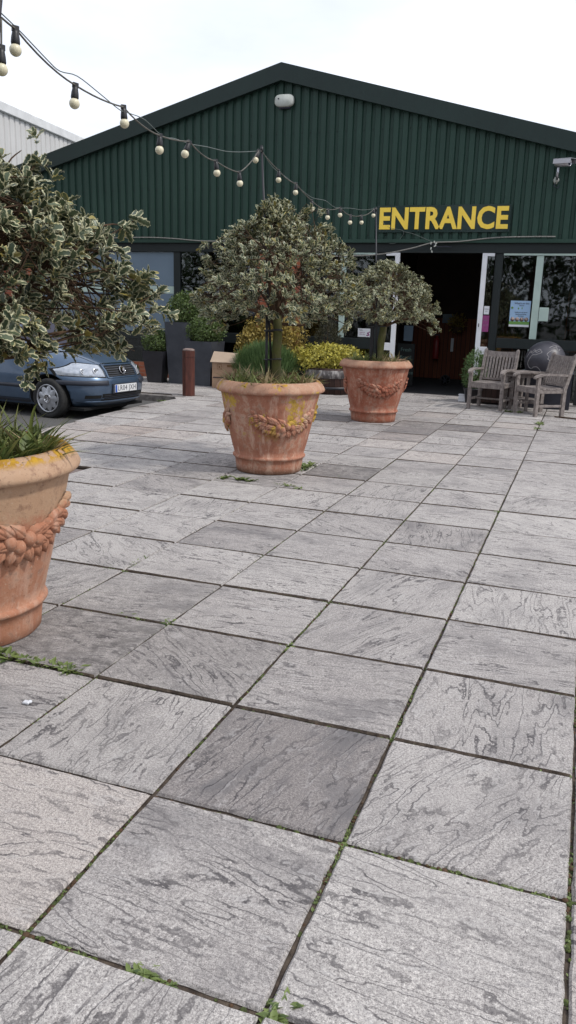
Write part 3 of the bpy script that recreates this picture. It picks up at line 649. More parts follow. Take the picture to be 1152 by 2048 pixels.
for i,tx in enumerate(('Fresh','Bread','Local','Produce')): text_obj('writing',tx,.10,M['chalkt'],ab,(.0,-.023,.74-.15*i),(PI/2,0,0),.001,.001)
n2=flatsign('interior_notice',-2.98,-2.80,.90,1.20,14.35,M['frosted'],'grey notice on a stand above the chalkboard in the doorway','notice',.006)
fe=empty('fire_extinguisher',(-2.72,16.7,.45),'dim red extinguisher hung on the boarded wall inside','fire extinguisher')
MB().lathe([(.0,0),(.07,.0),(.075,.02),(.075,.40),(.05,.46),(.02,.48),(.02,.52),(0,.52)],n=16).build('cylinder_body',M['red'],fe); MB().box(-.04,.06,-.01,.01,.52,.55).build('handle',M['ink'],fe)
sw_=flatsign('wall_thermometer',-2.42,-2.36,.62,.92,16.86,M['paper'],'narrow pale plate on the boarded wall beside the extinguisher','plate',.02)
ct=empty('trolley_wheel',(-2.22,15.2,.10),'small dark wheel of a trolley standing inside the doorway','wheel')
b=MB(); b.lathe([(.10,-.02),(.11,-.01),(.11,.01),(.10,.02),(.085,.02),(.085,-.02),(.10,-.02)],n=24,M=Matrix.Rotation(PI/2,4,'X')); b.build('tyre',M['rubber'],ct)
b=MB(); [b.beam((0,-.005,0),(.088*math.cos(t),-.005,.088*math.sin(t)),.016,.01) for t in [k*PI/3 for k in range(6)]]; b.build('spokes',M['steel_pl'],ct)
# shop goods dimly visible through the glass
sh=empty('display_shelf',(-6.4,14.2,0),'dim shelf unit behind the dark left window','shelf')
b=MB(); [b.box(-.8,.8,-.2,.2,z,z+.03) for z in (.4,.8,1.2,1.6)]; b.box(-.83,-.8,-.2,.2,0,1.9); b.box(.8,.83,-.2,.2,0,1.9); b.build('shelf_frame',M['planks'],sh)
sh2=copy_tree(sh); sh2.location=(.9,14.6,0); sh2['label']='dim shelf unit behind the dark right window'
# ---------------------------------------------------------------- white building beyond
wb=empty('white_warehouse',(-17,20,0),'white corrugated warehouse beyond the left end of the green shop','building',math.radians(7.0))
b=MB(); y=-16.0; pts=[]
while y<30: pts+=[(0,y),(0,y+.20),(.035,y+.22),(.035,y+.29),(0,y+.31)]; y+=.31
vs=[];fs=[]
for (d,y) in pts: vs+=[(-d,y,0),(-d,y,7.08)]
for i in range(len(pts)-1): fs.append((2*i,2*i+2,2*i+3,2*i+1))
b.add(vs,fs); b.box(-12,-.05,-16.0,-15.9,0,7.0); b.build('wall',M['white_clad'],wb)
b=MB().box(-.12,.09,-16.1,30,7.02,7.30,0,None,.02); b.build('eaves_gutter',M['white_trim'],wb)
b=MB().add([(.06,-16.1,7.305),(.06,30,7.305),(-12,30,8.5),(-12,-16.1,8.5)],[(0,1,2,3)]); b.build('roof',M['white_trim'],wb)
# ---------------------------------------------------------------- terracotta pots
POTS=[(-2.0,.81,'terra1',6.0,'nearest pale terracotta planter with orange lichen on its rim, cut by the left edge'),(-2.15,4.89,'terra2',5.41,'middle terracotta planter blotched with yellow lichen and pale bloom'),(-2.15,8.80,'terra3',5.15,'farthest terracotta planter, deep orange and clean, nearest the doorway')]
PROF=[(.0,.0),(.285,.0),(.298,.008),(.312,.125),(.322,.128),(.332,.138),(.332,.150),(.322,.160),(.317,.163),(.352,.30),(.388,.45),(.418,.58),(.436,.66),(.446,.705),(.449,.7205),(.456,.719),(.478,.724),(.489,.735),(.490,.750),(.480,.772),(.466,.792),(.452,.808),(.438,.819),(.420,.822),(.408,.814),(.402,.795),(.392,.73),(.385,.71)]
def prof_r(z):
    for (r0,z0),(r1,z1) in zip(PROF[9:13],PROF[10:14]):
        if z0<=z<=z1: return r0+(r1-r0)*(z-z0)/(z1-z0)
    return .33
def orn_leaf(mb,px,d,nn,L,W):
    s=d.cross(nn).normalized(); vs=[];fs=[]; n=8
    for a in range(n+1):
        x=a/n; ww=W*math.sin(PI*min(.985,max(.03,x**.75)))*(1.08 if a%2 else .92)
        for b_,h in ((-1,-.012),(-.55,.006),(-.12,.010),(0,.004),(.12,.010),(.55,.006),(1,-.012)):
            vs.append(px+d*(x-.15)*L+s*ww*b_+nn*(.010+h+.012*math.sin(PI*x)-(.002 if a%2 and 0<abs(b_)<1 else 0)))
    for a in range(n):
        for b_ in range(6): fs.append((a*7+b_,a*7+b_+1,a*7+b_+8,a*7+b_+7))
    mb.add(vs,fs,0,True)
def garland(mb,c,sd):
    rr=random.Random(sd)
    def at(th,z,off=0):
        r=prof_r(z); p=Vector(((r+off)*math.cos(th),(r+off)*math.sin(th),z)); nn=Vector((math.cos(th),math.sin(th),-.12)).normalized(); tg=Vector((-math.sin(th),math.cos(th),0)); up=tg.cross(nn)*-1
        if up.z<0: up=-up
        return p,nn,tg,up
    for i in range(15):
        u=(i/14)*2-1; th=c+u*.66; z=.535-.095*(1-u*u)
        for q in (-1,0,1):
            p,nn,tg,up=at(th+rr.uniform(-.02,.02),z+q*.026+rr.uniform(-.006,.006))
            sgn=1 if u>0 else -1
            ang=q*.85+rr.uniform(-.3,.3)-.25; d=(tg*sgn*math.cos(ang)+up*math.sin(ang)).normalized()
            orn_leaf(mb,p,d,nn,.086*(1.12-.35*abs(u)),.027*(1.15-.3*abs(u)))
    for (u,dz,r) in ((-.20,.008,.026),(-.05,-.016,.028),(.11,.012,.028),(.27,-.006,.025)):
        p,nn,tg,up=at(c+u*.66,.535-.095*(1-u*u)+dz); mb.sphere(p+nn*.019,r,14,10,0,(1,1,1.12))
pots=[]
for (x,y,mt,ph,lb) in POTS:
    t=empty('terracotta_pot',(x,y,0),lb,'plant pot',0,'terracotta pots along the paving'); pots.append(t)
    if y<2: t.scale=(1.045,1.045,1.015)
    wob=rng.random(4)*6
    fn=lambda th,z,r: (.0022*math.sin(3*th+wob[0])+.0016*math.sin(7*th+wob[1]+z*9)+.0010*math.sin(13*th+z*40+wob[2])) if r>.1 else 0
    # finer profile
    pf=[]
    for (a,b) in zip(PROF[:-1],PROF[1:]):
        pf.append(a)
        if abs(b[1]-a[1])>.05: pf+= [(a[0]+(b[0]-a[0])*q/3,a[1]+(b[1]-a[1])*q/3) for q in (1,2)]
    pf.append(PROF[-1])
    MB().lathe(pf,n=96,fn=fn).build('pot_body',M[mt],t)
    for k3 in range(3): g=MB(); garland(g,ph+k3*2*PI/3,k3+int(x*10)); go=g.build('garland',M[mt],t); go.location.z=.035 if y<2 else 0; go.scale=(1.022,1.022,1) if y<2 else (1,1,1)
    so_=MB(); vs=[(0,0,.755)];fs=[]
    for r in range(1,9):
        for k in range(40):
            th=2*PI*k/40; rr_=.392*r/8; vs.append((rr_*math.cos(th),rr_*math.sin(th),.745+.012*math.sin(rr_*31+k*.9)+rng.normal(0,.006) - (.01 if r==8 else 0)))
    for k in range(40): fs.append((0,1+k,1+(k+1)%40))
    for r in range(7):
        for k in range(40): a=1+r*40+k;b_=1+r*40+(k+1)%40; fs.append((a,a+40,b_+40,b_))
    so_.add(vs,fs,0,True).build('soil',M['compost'],t)
# ---------------------------------------------------------------- holly trees
def holly(idx,base,trunk_top,rad,zlo,zhi,ntip,leafL,label,tr=.04,extra=(),seed=1,gap=.0,shape=1.7):
    global rng
    rng=np.random.default_rng(seed)
    t=empty('holly_tree',base,label,'tree',0,'variegated holly trees in the pots'); b0=np.array(base)
    # local coordinates relative to base
    top=np.array(trunk_top)-b0
    tk=MB(); n=9; pts=[];rs=[]
    for i in range(n):
        u=i/(n-1); pts.append((top[0]*u+.008*math.sin(u*7+seed),top[1]*u+.008*math.cos(u*5),top[2]*u)); rs.append(tr*(1.12-.22*u+(.35*max(0,.15-u)/.15)))
    tk.tube(pts,rs,14); tk.build('trunk',M['trunk'],t)
    H=zhi-zlo; cz=zlo-b0[2]
    am=rng.random(8)*6.28
    def R(th,u): # u 0 bottom..1 top
        prof=max(0.0,1-((u-.22)/.80)**shape)**.8 if u>.22 else math.sqrt(max(0.0,1-((.22-u)/.24)**2*.65))
        return rad*prof*(1+.08*math.sin(2*th+am[0])+.10*math.sin(3*th+am[1]+u*4)+.10*math.sin(5*th+am[2]+u*9))
    limbs=[];br=MB()
    nl=16
    for k in range(nl):
        th=k*2.4+rng.random()*.5; u=.12+.80*((k*7)%nl)/nl; r=R(th,u)*.78
        e=np.array([r*math.cos(th),r*math.sin(th),cz+H*u])+np.array([top[0],top[1],0]); s=top*np.array([1,1,1])-np.array([0,0,.10*rng.random()])
        mid=s+(e-s)*.45+np.array([0,0,.10*(u-.2)])+rng.normal(0,.03,3)
        q=smooth_pts([s,mid,s+(e-s)*.75+rng.normal(0,.03,3),e],4); br.tube(q,list(np.linspace(tr*.42,tr*.10,len(q))),6); limbs.append(np.array([list(p) for p in q]))
    LP=np.concatenate(limbs)
    tips=[];dirs=[]
    fails=0
    while len(tips)<ntip:
        th=rng.random()*2*PI; u=rng.random()**.9; rr=R(th,u); s=(rng.random()**.33) if rng.random()<.9 else rng.random()
        p=np.array([rr*s*math.cos(th)+top[0],rr*s*math.sin(th)+top[1],cz+H*u+rng.normal(0,.015)])
        # clumpiness via lattice of gaps
        c=math.sin(p[0]*9+am[3])*math.sin(p[1]*9+am[4])*math.sin(p[2]*10+am[5])
        if c<-.20+gap and rng.random()<.93: continue
        tips.append(p); d=p-np.array([top[0],top[1],cz+H*.10]); dirs.append(unit(unit(d)+np.array([0,0,.25])+rng.normal(0,.22,3)))
    for (ex,ey,ez,nn,sp) in extra:   # straggling sprigs that leave the outline
        e=np.array([ex,ey,ez])-b0; s0=LP[np.argmin(((LP-e)**2).sum(1))]
        q=smooth_pts([s0,s0+(e-s0)*.5+np.array([0,0,.05]),e],4); br.tube(q,list(np.linspace(.006,.002,len(q))),5)
        for k in range(nn): 
            u=.35+.65*k/max(1,nn-1); pp=s0+(e-s0)*u+np.array([0,0,.05*(1-u)])+rng.normal(0,sp,3); tips.append(pp); dirs.append(unit(unit(e-s0)+rng.normal(0,.5,3)))
    tips=np.array(tips);dirs=np.array(dirs)
    for p in tips[::2]:
        d2=((LP-p)**2).sum(1); s0=LP[np.argsort(d2)[int(rng.integers(0,14))]]
        m_=s0+(p-s0)*.55+rng.normal(0,.015,3); br.tube([s0,m_,p],[.0042,.003,.0018],4,0,False)
    P,D,N,L=rosettes(tips,dirs,7,leafL)
    c=br.build('branches',M['twig'],t)
    leaf_cloud('crown',P,D,N,L,'holly',M['holly'],t,W=L*.95)
    return t
holly(0,(-1.99,.81,.70),(-2.0,.80,1.28),.79,1.22,2.05,1450,.052,'closest variegated holly, its big cream-edged crown cut by the left edge',.045,shape=2.0,
      extra=[(-1.38,1.33,1.42,6,.03),(-1.62,.35,1.24,7,.03),(-1.70,.55,1.19,6,.03),(-1.35,1.2,1.24,6,.03),(-1.52,.75,1.17,5,.03),(-1.38,1.25,1.52,7,.05),(-1.95,1.28,2.08,7,.03),(-1.83,1.3,2.02,5,.03),(-1.42,1.33,1.76,6,.02)],seed=5)
holly(1,(-2.07,4.86,.70),(-2.10,4.88,1.38),.80,1.34,2.30,840,.049,'middle variegated holly with a mossy green trunk tied to a black stake',.042,
      extra=[(-2.24,5.05,2.36,7,.03),(-1.82,5.16,2.30,6,.03),(-1.75,5.12,2.16,4,.02),(-2.62,4.66,1.30,7,.03),(-2.56,4.7,1.22,4,.03),(-2.80,4.62,1.50,6,.03),(-2.72,4.72,1.92,8,.04),(-1.50,5.1,1.28,7,.03),(-1.4,5.2,1.5,6,.03),(-2.45,4.75,2.02,6,.03),(-1.62,5.1,2.0,7,.03),(-1.95,5.15,2.34,5,.03)],seed=21,gap=.20)
holly(2,(-2.09,8.72,.70),(-2.07,8.75,1.30),.75,1.32,2.06,760,.045,'farthest variegated holly, small crown in front of the dark doorway',.05,
      extra=[(-1.35,8.95,1.28,8,.03),(-1.45,8.95,1.22,5,.03),(-2.05,8.9,2.10,5,.03),(-1.4,9.0,1.5,6,.03)],seed=33,gap=.12)
rng=np.random.default_rng(77)
# stake with ties in the middle pot
st=empty('tree_stake',(-2.155,4.80,.70),'thin black stake tied to the middle tree trunk','stake')
MB().tube([(0,0,0),(-.004,.0,.35),(-.012,.01,.72)],.013,8).build('stake_post',M['black_pl'],st)
for (z,dx) in ((.55,.0),(.30,.0)):
    b=MB(); b.tube([(-.02,-.02,z),(.03,-.035,z+.005),(.10,-.02,z+.012),(.125,.03,z+.01),(.10,.09,z),(.0,.06,z-.004),(-.025,.02,z)],.010 if z>.5 else .007,6); b.build('tie',M['black_pl'],st)
st2=empty('tree_stake',(-2.20,8.70,.70),'dark square stake tied beside the farthest tree trunk','stake')
MB().box(-.022,.022,-.022,.022,0,.62).build('stake_post',M['black_pl'],st2)
MB().tube([(-.03,-.03,.55),(.06,-.06,.555),(.17,-.03,.56),(.18,.06,.56),(.0,.06,.55),(-.03,-.0,.55)],.008,6).build('tie',M['black_pl'],st2)
# ---------------------------------------------------------------- grass in pots
def tuft_blades(cx,cy,z,n,r,Lm,out=.45,W=.3):
    th=rng.random(n)*2*PI; rr=r*np.sqrt(rng.random(n)); P=np.stack([cx+rr*np.cos(th),cy+rr*np.sin(th),np.full(n,z)],1)
    a=rng.random(n)*2*PI; D=np.stack([np.cos(a)*out*rng.random(n)*1.6,np.sin(a)*out*rng.random(n)*1.6,np.ones(n)*.8],1); N=np.stack([np.cos(a),np.sin(a),np.full(n,-.6)],1)*-1
    N=np.stack([-np.cos(a),-np.sin(a),np.full(n,.6)],1)
    L=Lm*(.4+.8*rng.random(n)); return P,D,N,L
def cat(ls): return [np.concatenate(x) for x in zip(*ls)]
lab=['green grass and broad weeds filling the nearest pot','dry and green grass filling the middle pot','short green grass filling the farthest pot']
for i,(x,y,_,_,_) in enumerate(POTS):
    ls=[];ld=[]
    for k in range(34 if i<2 else 30):
        th=rng.random()*6.28; r=.36*math.sqrt(rng.random()); (ls if (rng.random()<(.75,.5,.9)[i]) else ld).append(tuft_blades(x+r*math.cos(th),y+r*math.sin(th),.74,30,.05,(.25,.19,.19)[i],.7))
    if i==1: ls.append(tuft_blades(x-.20,y-.22,.74,90,.09,.20,.55)); 
    P,D,N,L=cat(ls); o=leaf_cloud('pot_grass',P,D,N,L,'blade',M['grass'],W=L*.5+.02); tag(o,lab[i],'grass',kind='stuff')
    P,D,N,L=cat(ld+[tuft_blades(x,y,.74,260,.37,.11,1.4)]); o=leaf_cloud('dry_grass',P,D,N,L,'blade',M['dry'],W=L*.7+.01); tag(o,lab[i].replace('green grass','dry straw').replace('dry and green','dry straw') if i!=1 else 'straw-coloured dead blades in the middle pot','grass',kind='stuff')
# broad-leaved weeds in the nearest pot
def rosette_weed(n,L,up=.6,seed=0,kind='oval'):
    r=np.random.default_rng(seed); P=[];D=[];N=[]
    for k in range(n):
        t=k*2.4; u=up*(.3+1.1*r.random()); D.append((math.cos(t),math.sin(t),u)); N.append((-math.cos(t)*u,-math.sin(t)*u,1)); P.append((r.normal(0,L*.05),r.normal(0,L*.05),0))
    return np.array(P),np.array(D),np.array(N),L*(.6+.5*r.random(n))
ws=[]
for k in range(34):
    th=rng.random()*6.28; r=.33*math.sqrt(rng.random()); P,D,N,L=rosette_weed(9,.165,1.9,k); ws.append((P+np.array([-1.99+r*math.cos(th),.81+r*math.sin(th),.75]),D,N,L))
P,D,N,L=cat(ws); tag(leaf_cloud('broad_weeds',P,D,N,L,'oval',M['weed'],W=L*.7),'broad green weed leaves standing up in the nearest pot','weeds',kind='stuff')
tl=MB()
for (bx,by,hx,hy,h) in ((-1.72,.93,.02,.02,.34),(-1.76,.80,-.06,.0,.22),(-1.82,.72,.05,-.03,.25),(-1.66,.98,.10,.03,.14)):
    vs=[];fs=[]
    for a in range(9):
        u=a/8; ww=.011*(1-u)**.6+.001; p=Vector((bx+hx*u*u*2,by+hy*u,.76+h*u*(1-.25*u*u))); vs+=[p+Vector((-ww,-ww*.4,0)),p+Vector((0,.004,-.002)),p+Vector((ww,ww*.4,0))]
    for a in range(8):
        for k in range(2): fs.append((a*3+k,a*3+k+1,a*3+k+4,a*3+k+3))
    tl.add(vs,fs,0,True)
tag(tl.build('leek_leaf',mat('long_strap_leaf',(.14,.17,.04),.45)),'long upright strap leaves at the right side of the nearest pot','plant')
# ---------------------------------------------------------------- festoon lights
def pole(base,top,label):
    t=empty('light_pole',base,label,'pole',0,'festoon light poles'); d=Vector(top)-Vector(base)
    MB().tube([(0,0,0),d*.5,d],[.0115,.0105,.009],8).build('rod',M['pole'],t); q=d*.985
    MB().tube([q+Vector((0,0,-.02)),q+Vector((0,0,.02))],.014,8).build('cable_clip',M['black_pl'],t)
pole((-2.10,.93,.68),(-1.775,1.012,2.75),'dark light pole rising from the nearest pot, topmost left corner')
pole((-2.12,4.87,.68),(-2.219,4.735,2.745),'thin dark light pole behind the middle holly')
pole((-2.10,8.65,.68),(-2.22,8.624,2.735),'thin dark light pole left of the ENTRANCE sign')
def festoon(name,label,start,bulbs,end,tilt):
    t=empty(name,start,label,'string lights',0,'festoon lights between the pots'); s0=Vector(start)
    pts=[Vector(start)]; tops=[]
    for i,bp in enumerate(bulbs):
        b_=Vector(bp); tp=b_+Vector((tilt[i%len(tilt)]*.02,tilt[i%len(tilt)]*.03,.078)); tops.append(tp); pts.append(tp)
    if end is not None: pts.append(Vector(end))
    q=[]
    for i in range(len(pts)-1):
        a,b_=pts[i],pts[i+1]; n=6; sag=.02*(b_-a).length*(2 if i%2 else 1)
        for k in range(n): u=k/n; q.append(a.lerp(b_,u)-Vector((0,0,sag*4*u*(1-u)))-s0)
    q.append(pts[-1]-s0); MB().tube(q,.0042,6).build('cable',M['cable'],t)
    for bp,tp in zip(bulbs,tops):
        c=Vector(bp)-s0; tt=tp-s0; d=(tt-c).normalized(); Mx=Matrix.Translation(c)@d.to_track_quat('Z','Y').to_matrix().to_4x4()
        m=MB(); pr=[(0,-.0245)]+[(.0245*math.sin(a),-.0245*math.cos(a)) for a in np.linspace(.25,2.55,11)]+[(.0135,.028)]
        m.lathe(pr,n=18,M=Mx); bo=m.build('bulb',M['bulb'],t)
        m=MB(); m.lathe([(.0165,.020),(.0185,.026),(.0170,.045),(.0140,.060),(.012,.072),(.0,.075)],n=14,M=Mx); m.box(-.006,.006,-.014,.014,.066,.090,0,Mx,.002); m.build('socket',M['black_pl'],bo)
festoon('festoon_lights','cream bulbs on a dark cable from the top left corner to the middle pole',(-1.80,1.003,2.505),[(-1.81,1.091,2.416),(-1.864,1.568,2.329),(-1.924,2.103,2.357),(-1.976,2.571,2.313),(-2.022,2.982,2.365),(-2.092,3.605,2.352),(-2.153,4.149,2.364),(-2.199,4.564,2.602)],(-2.218,4.733,2.70),[.1,.2,-.1,.1,.9,-.3,-.2,.9])
festoon('festoon_lights','smaller distant bulbs hanging between the middle pole and the pole by the sign',(-2.218,4.733,2.70),[(-2.22,5.148,2.538),(-2.22,5.598,2.496),(-2.22,6.093,2.41),(-2.22,6.611,2.387),(-2.22,7.06,2.462),(-2.22,7.469,2.427),(-2.22,7.966,2.479),(-2.22,8.516,2.62)],(-2.22,8.62,2.72),[0,.1,-.2,.1])
festoon('festoon_lights','single cream bulb just inside the left edge at top left',(-1.80,1.0,2.50),[(-1.799,.985,2.317),(-1.80,.55,2.28)],(-1.9,.1,2.40),[.1,.2])
w1=[(-1.80,1.003,2.52),(-1.817,1.149,2.493),(-1.838,1.34,2.448),(-1.85,1.445,2.432),(-1.868,1.605,2.453),(-1.893,1.829,2.433),(-1.918,2.052,2.41),(-1.931,2.173,2.42),(-1.953,2.369,2.43),(-1.981,2.618,2.396),(-2.003,2.814,2.421),(-2.029,3.049,2.437),(-2.069,3.404,2.484),(-2.111,3.779,2.526),(-2.152,4.141,2.586),(-2.205,4.617,2.678),(-2.215,4.73,2.70)]
tag(MB().tube(smooth_pts(w1),.0026,5).build('support_wire',M['wire']),'thin wavy wire above the nearer row of bulbs','wire')
w2=[(-2.215,4.73,2.71),(-2.22,5.0,2.62),(-2.22,5.387,2.584),(-2.22,5.808,2.536),(-2.22,6.113,2.515),(-2.22,6.52,2.541),(-2.22,6.881,2.518),(-2.22,7.463,2.58),(-2.22,8.007,2.625),(-2.22,8.54,2.703),(-2.22,8.62,2.72)]
tag(MB().tube(smooth_pts(w2),.0028,5).build('support_wire',M['wire']),'thin wavy wire above the farther row of bulbs','wire')
# ---------------------------------------------------------------- car
def interp(tab,z):
    if z<=tab[0][0]: return tab[0][1]
    for (a,b),(c,d) in zip(tab[:-1],tab[1:]):
        if z<=c:
            t=(z-a)/(c-a); return b+(d-b)*t
    return tab[-1][1]
XF=[(.17,.56),(.22,.66),(.30,.725),(.42,.755),(.52,.76),(.585,.745),(.62,.715),(.70,.68),(.78,.60),(.85,.46),(.92,.27),(.97,.08),(1.02,-.10),(1.2,-.38),(1.4,-.72),(1.5,-.95),(1.56,-1.3),(1.59,-1.7)]
XB=[(.17,-2.70),(.3,-2.80),(.5,-2.84),(.9,-2.80),(1.2,-2.72),(1.5,-2.45),(1.56,-2.2),(1.59,-1.95)]
WW=[(.17,.78),(.25,.835),(.4,.86),(.6,.865),(.85,.845),(.95,.825),(1.2,.76),(1.5,.64),(1.56,.48),(1.59,.2)]
def nexp(z): return interp([(.17,4.0),(.5,3.9),(.8,3.6),(1.0,4.2),(1.5,6)],z)
def front(y,z,off=0.0):
    xf,xb,w_,n=interp(XF,z),interp(XB,z),interp(WW,z),nexp(z); xc=(xf+xb)/2;a=(xf-xb)/2
    def pt(yy,zz):
        xf,xb,w_,n=interp(XF,zz),interp(XB,zz),interp(WW,zz),nexp(zz); xc=(xf+xb)/2;a=(xf-xb)/2
        t=min(.9999,abs(yy)/w_); return Vector((xc+a*(1-t**n)**(1/n),yy,zz))
    p=pt(y,z); 
    if off==0: return p
    e=.004; dy=pt(y+e,z)-pt(y-e,z); dz=pt(y,z+e)-pt(y,z-e); n_=dy.cross(dz).normalized()
    if n_.x<0: n_=-n_
    return p+n_*off
def side(x,z,s,off=0.0):
    xf,xb,w_,n=interp(XF,z),interp(XB,z),interp(WW,z),nexp(z); xc=(xf+xb)/2;a=(xf-xb)/2
    t=min(.999,abs(x-xc)/a); return Vector((x,s*(w_*(1-t**n)**(1/n)+off),z))
def patch(mb,fn,u0,u1,v0,v1,nu=10,nv=4,off=.004,mi=0,edge=None):
    vs=[];fs=[]
    for j in range(nv+1):
        for i in range(nu+1):
            uu=i/nu; vv=j/nv
            if callable(v0): a=v0(u0+(u1-u0)*uu); b=v1(u0+(u1-u0)*uu)
            else: a,b=v0,v1
            vs.append(fn(u0+(u1-u0)*uu,a+(b-a)*vv,off if 0<i<nu and 0<j<nv or edge is None else edge))
    for j in range(nv):
        for i in range(nu): k=j*(nu+1)+i; fs.append((k,k+1,k+nu+2,k+nu+1))
    mb.add(vs,fs,mi,True)
car=empty('parked_car',(-6.25,8.06,-.1),'blue-grey metallic small hatchback parked behind the nearest holly','car',math.radians(-6)); car.scale=(.93,.93,.93)
zs=[.17,.19,.21,.24,.27]+list(np.arange(.30,1.0,.035))+[1.0,1.02,1.06,1.1,1.15,1.2,1.25,1.3,1.35,1.4,1.45,1.5,1.53,1.55,1.57,1.585,1.59]
body=bpy.data.meshes.new('tmp'); vs=[];fs=[];K=112
for z in zs:
    xf,xb,w_,n=interp(XF,z),interp(XB,z),interp(WW,z),nexp(z); xc=(xf+xb)/2;a=(xf-xb)/2
    for k in range(K):
        t=2*PI*k/K; c,s_=math.cos(t),math.sin(t); vs.append((xc+a*math.copysign(abs(c)**(2/n),c),w_*math.copysign(abs(s_)**(2/n),s_),z))
for j in range(len(zs)-1):
    for k in range(K): a=j*K+k;b=j*K+(k+1)%K; fs.append((a,b,b+K,a+K))
fs.append(tuple(range(K-1,-1,-1))); fs.append(tuple(range((len(zs)-1)*K,len(zs)*K)))
mb=MB(); mb.add(vs,fs,0,True); bo=mb.build('body',[M['paint'],M['void']],car)
cut=MB()
for wx in (0,-2.42):
    for s in (-1,1): cut.lathe([(.345,-.22),(.345,.22)],n=40,M=Matrix.Translation((wx,s*.80,.30))@Matrix.Rotation(PI/2,4,'X'))
cut.add([],[]); co_=cut.build('cutter',[M['void'],M['void']])
md=bo.modifiers.new('arches','BOOLEAN'); md.object=co_; md.operation='DIFFERENCE'; md.solver='EXACT'; md.material_mode='TRANSFER' if hasattr(md,'material_mode') else md.material_mode
co_.parent=car; bpy.context.view_layer.update()
me=bpy.data.meshes.new_from_object(bo.evaluated_get(bpy.context.evaluated_depsgraph_get())); bo.modifiers.clear(); bo.data=me; bpy.data.objects.remove(co_)
# smooth shading except on many-sided upright faces
for p in me.polygons: p.use_smooth = not (abs(p.normal.z)<.2 and p.normal.length and len(p.vertices)>8)
wheelm=MB(); R_=.29
wheelm.lathe([(.20,-.085),(.235,-.10),(.27,-.10),(.286,-.085),(.29,-.06),(.284,-.035),(.29,-.03),(.284,-.003),(.29,.0),(.284,.025),(.29,.03),(.29,.06),(.286,.085),(.27,.10),(.235,.10),(.20,.085)],n=64)
def wheel(wx,s,steer=0):
    wp=bpy.data.objects.new('wheel',None); COL.objects.link(wp); wp.parent=car; wp.location=(wx,s*.755,.29); wp.rotation_euler=(PI/2*(1 if s<0 else -1),0,steer); wp.rotation_mode='XYZ'
    wheelm.build('tyre',M['rubber'],wp)
    h=MB(); n=90; zc=.088
    rr=[.197+.0*math.cos(9*2*PI*k/n) for k in range(n)]
    h.lathe([(.205,.06),(.205,.098),(.196,.103),(.188,.098),(.188,.06)],n=72)
    vs=[(0,0,zc+.016)];fs=[]
    for ring,(f,dz) in enumerate(((.18,.016),(.30,.016),(.36,.010),(.66,.012),(1.0,.0))):
        for k in range(n):
            th=2*PI*k/n; sc=.138+.048*(.5+.5*math.cos(9*th))**.6; r=sc*f/1.0 if ring==4 else .185*f*.92; vs.append((r*math.cos(th),r*math.sin(th),zc+dz))
    for k in range(n): fs.append((0,1+k,1+(k+1)%n))
    for r in range(4):
        for k in range(n): a=1+r*n+k;b=1+r*n+(k+1)%n; fs.append((a,a+n,b+n,b))
    h.add(vs,fs,0,True); h.build('hubcap',M['alloy'],wp)
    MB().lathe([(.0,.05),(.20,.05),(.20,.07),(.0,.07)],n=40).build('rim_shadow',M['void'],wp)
    e=MB(); e.lathe([(.060,zc+.017),(.060,zc+.024),(.054,zc+.024),(.054,zc+.017)],n=32)
    for k in range(3):
        t=PI/2+k*2*PI/3+.25; e.beam((0,0,zc+.021),(.055*math.cos(t),.055*math.sin(t),zc+.021),.010,.006,bev=.001)
    e.build('emblem',M['chrome'],wp)
    MB().lathe([(.0,zc+.0165),(.056,zc+.0168)],n=32).build('centre_cap',M['trimb'],wp)
wheel(0,-1,0); wheel(0,1); wheel(-2.42,-1); wheel(-2.42,1)
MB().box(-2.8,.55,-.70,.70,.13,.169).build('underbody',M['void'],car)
mb=MB()
patch(mb,front,-.33,.33,.605,.765,12,5,.002); mb.build('grille',M['void'],car)
mb=MB()
for k in range(5): z=.620+.029*k; patch(mb,front,-.325+.004*k,.325-.004*k,z,z+.010,12,1,.008)
mb.build('grille_slats',M['steel_pl'],car)['kind']='stuff'
mb=MB(); patch(mb,front,-.35,.35,.765,.795,12,1,.012); patch(mb,front,-.35,.35,.592,.606,12,1,.010); patch(mb,front,-.355,-.325,.60,.78,2,4,.009); patch(mb,front,.325,.355,.60,.78,2,4,.009); mb.build('grille_surround',M['paint'],car)
mb=MB(); patch(mb,front,-.345,.345,.783,.792,12,1,.016); mb.build('chrome_strip',M['chrome'],car)
pc=front(0,.69,.03); Mx=Matrix.Translation(pc)@(Vector((.93,0,.36)).to_track_quat('Z','Y').to_matrix().to_4x4())
mb=MB(); mb.lathe([(.062,-.006),(.064,0),(.062,.006),(.054,.006),(.054,-.006),(.062,-.006)],n=32,M=Mx)
for k in range(3):
    t=PI/2+k*2*PI/3
    for r in [0]: 
        a=Mx@Vector((0,0,0)); b=Mx@Vector((.057*math.cos(t),.057*math.sin(t),0)); mb.beam(a,b,.012,.008,bev=.001)
mb.build('emblem',M['chrome'],car)
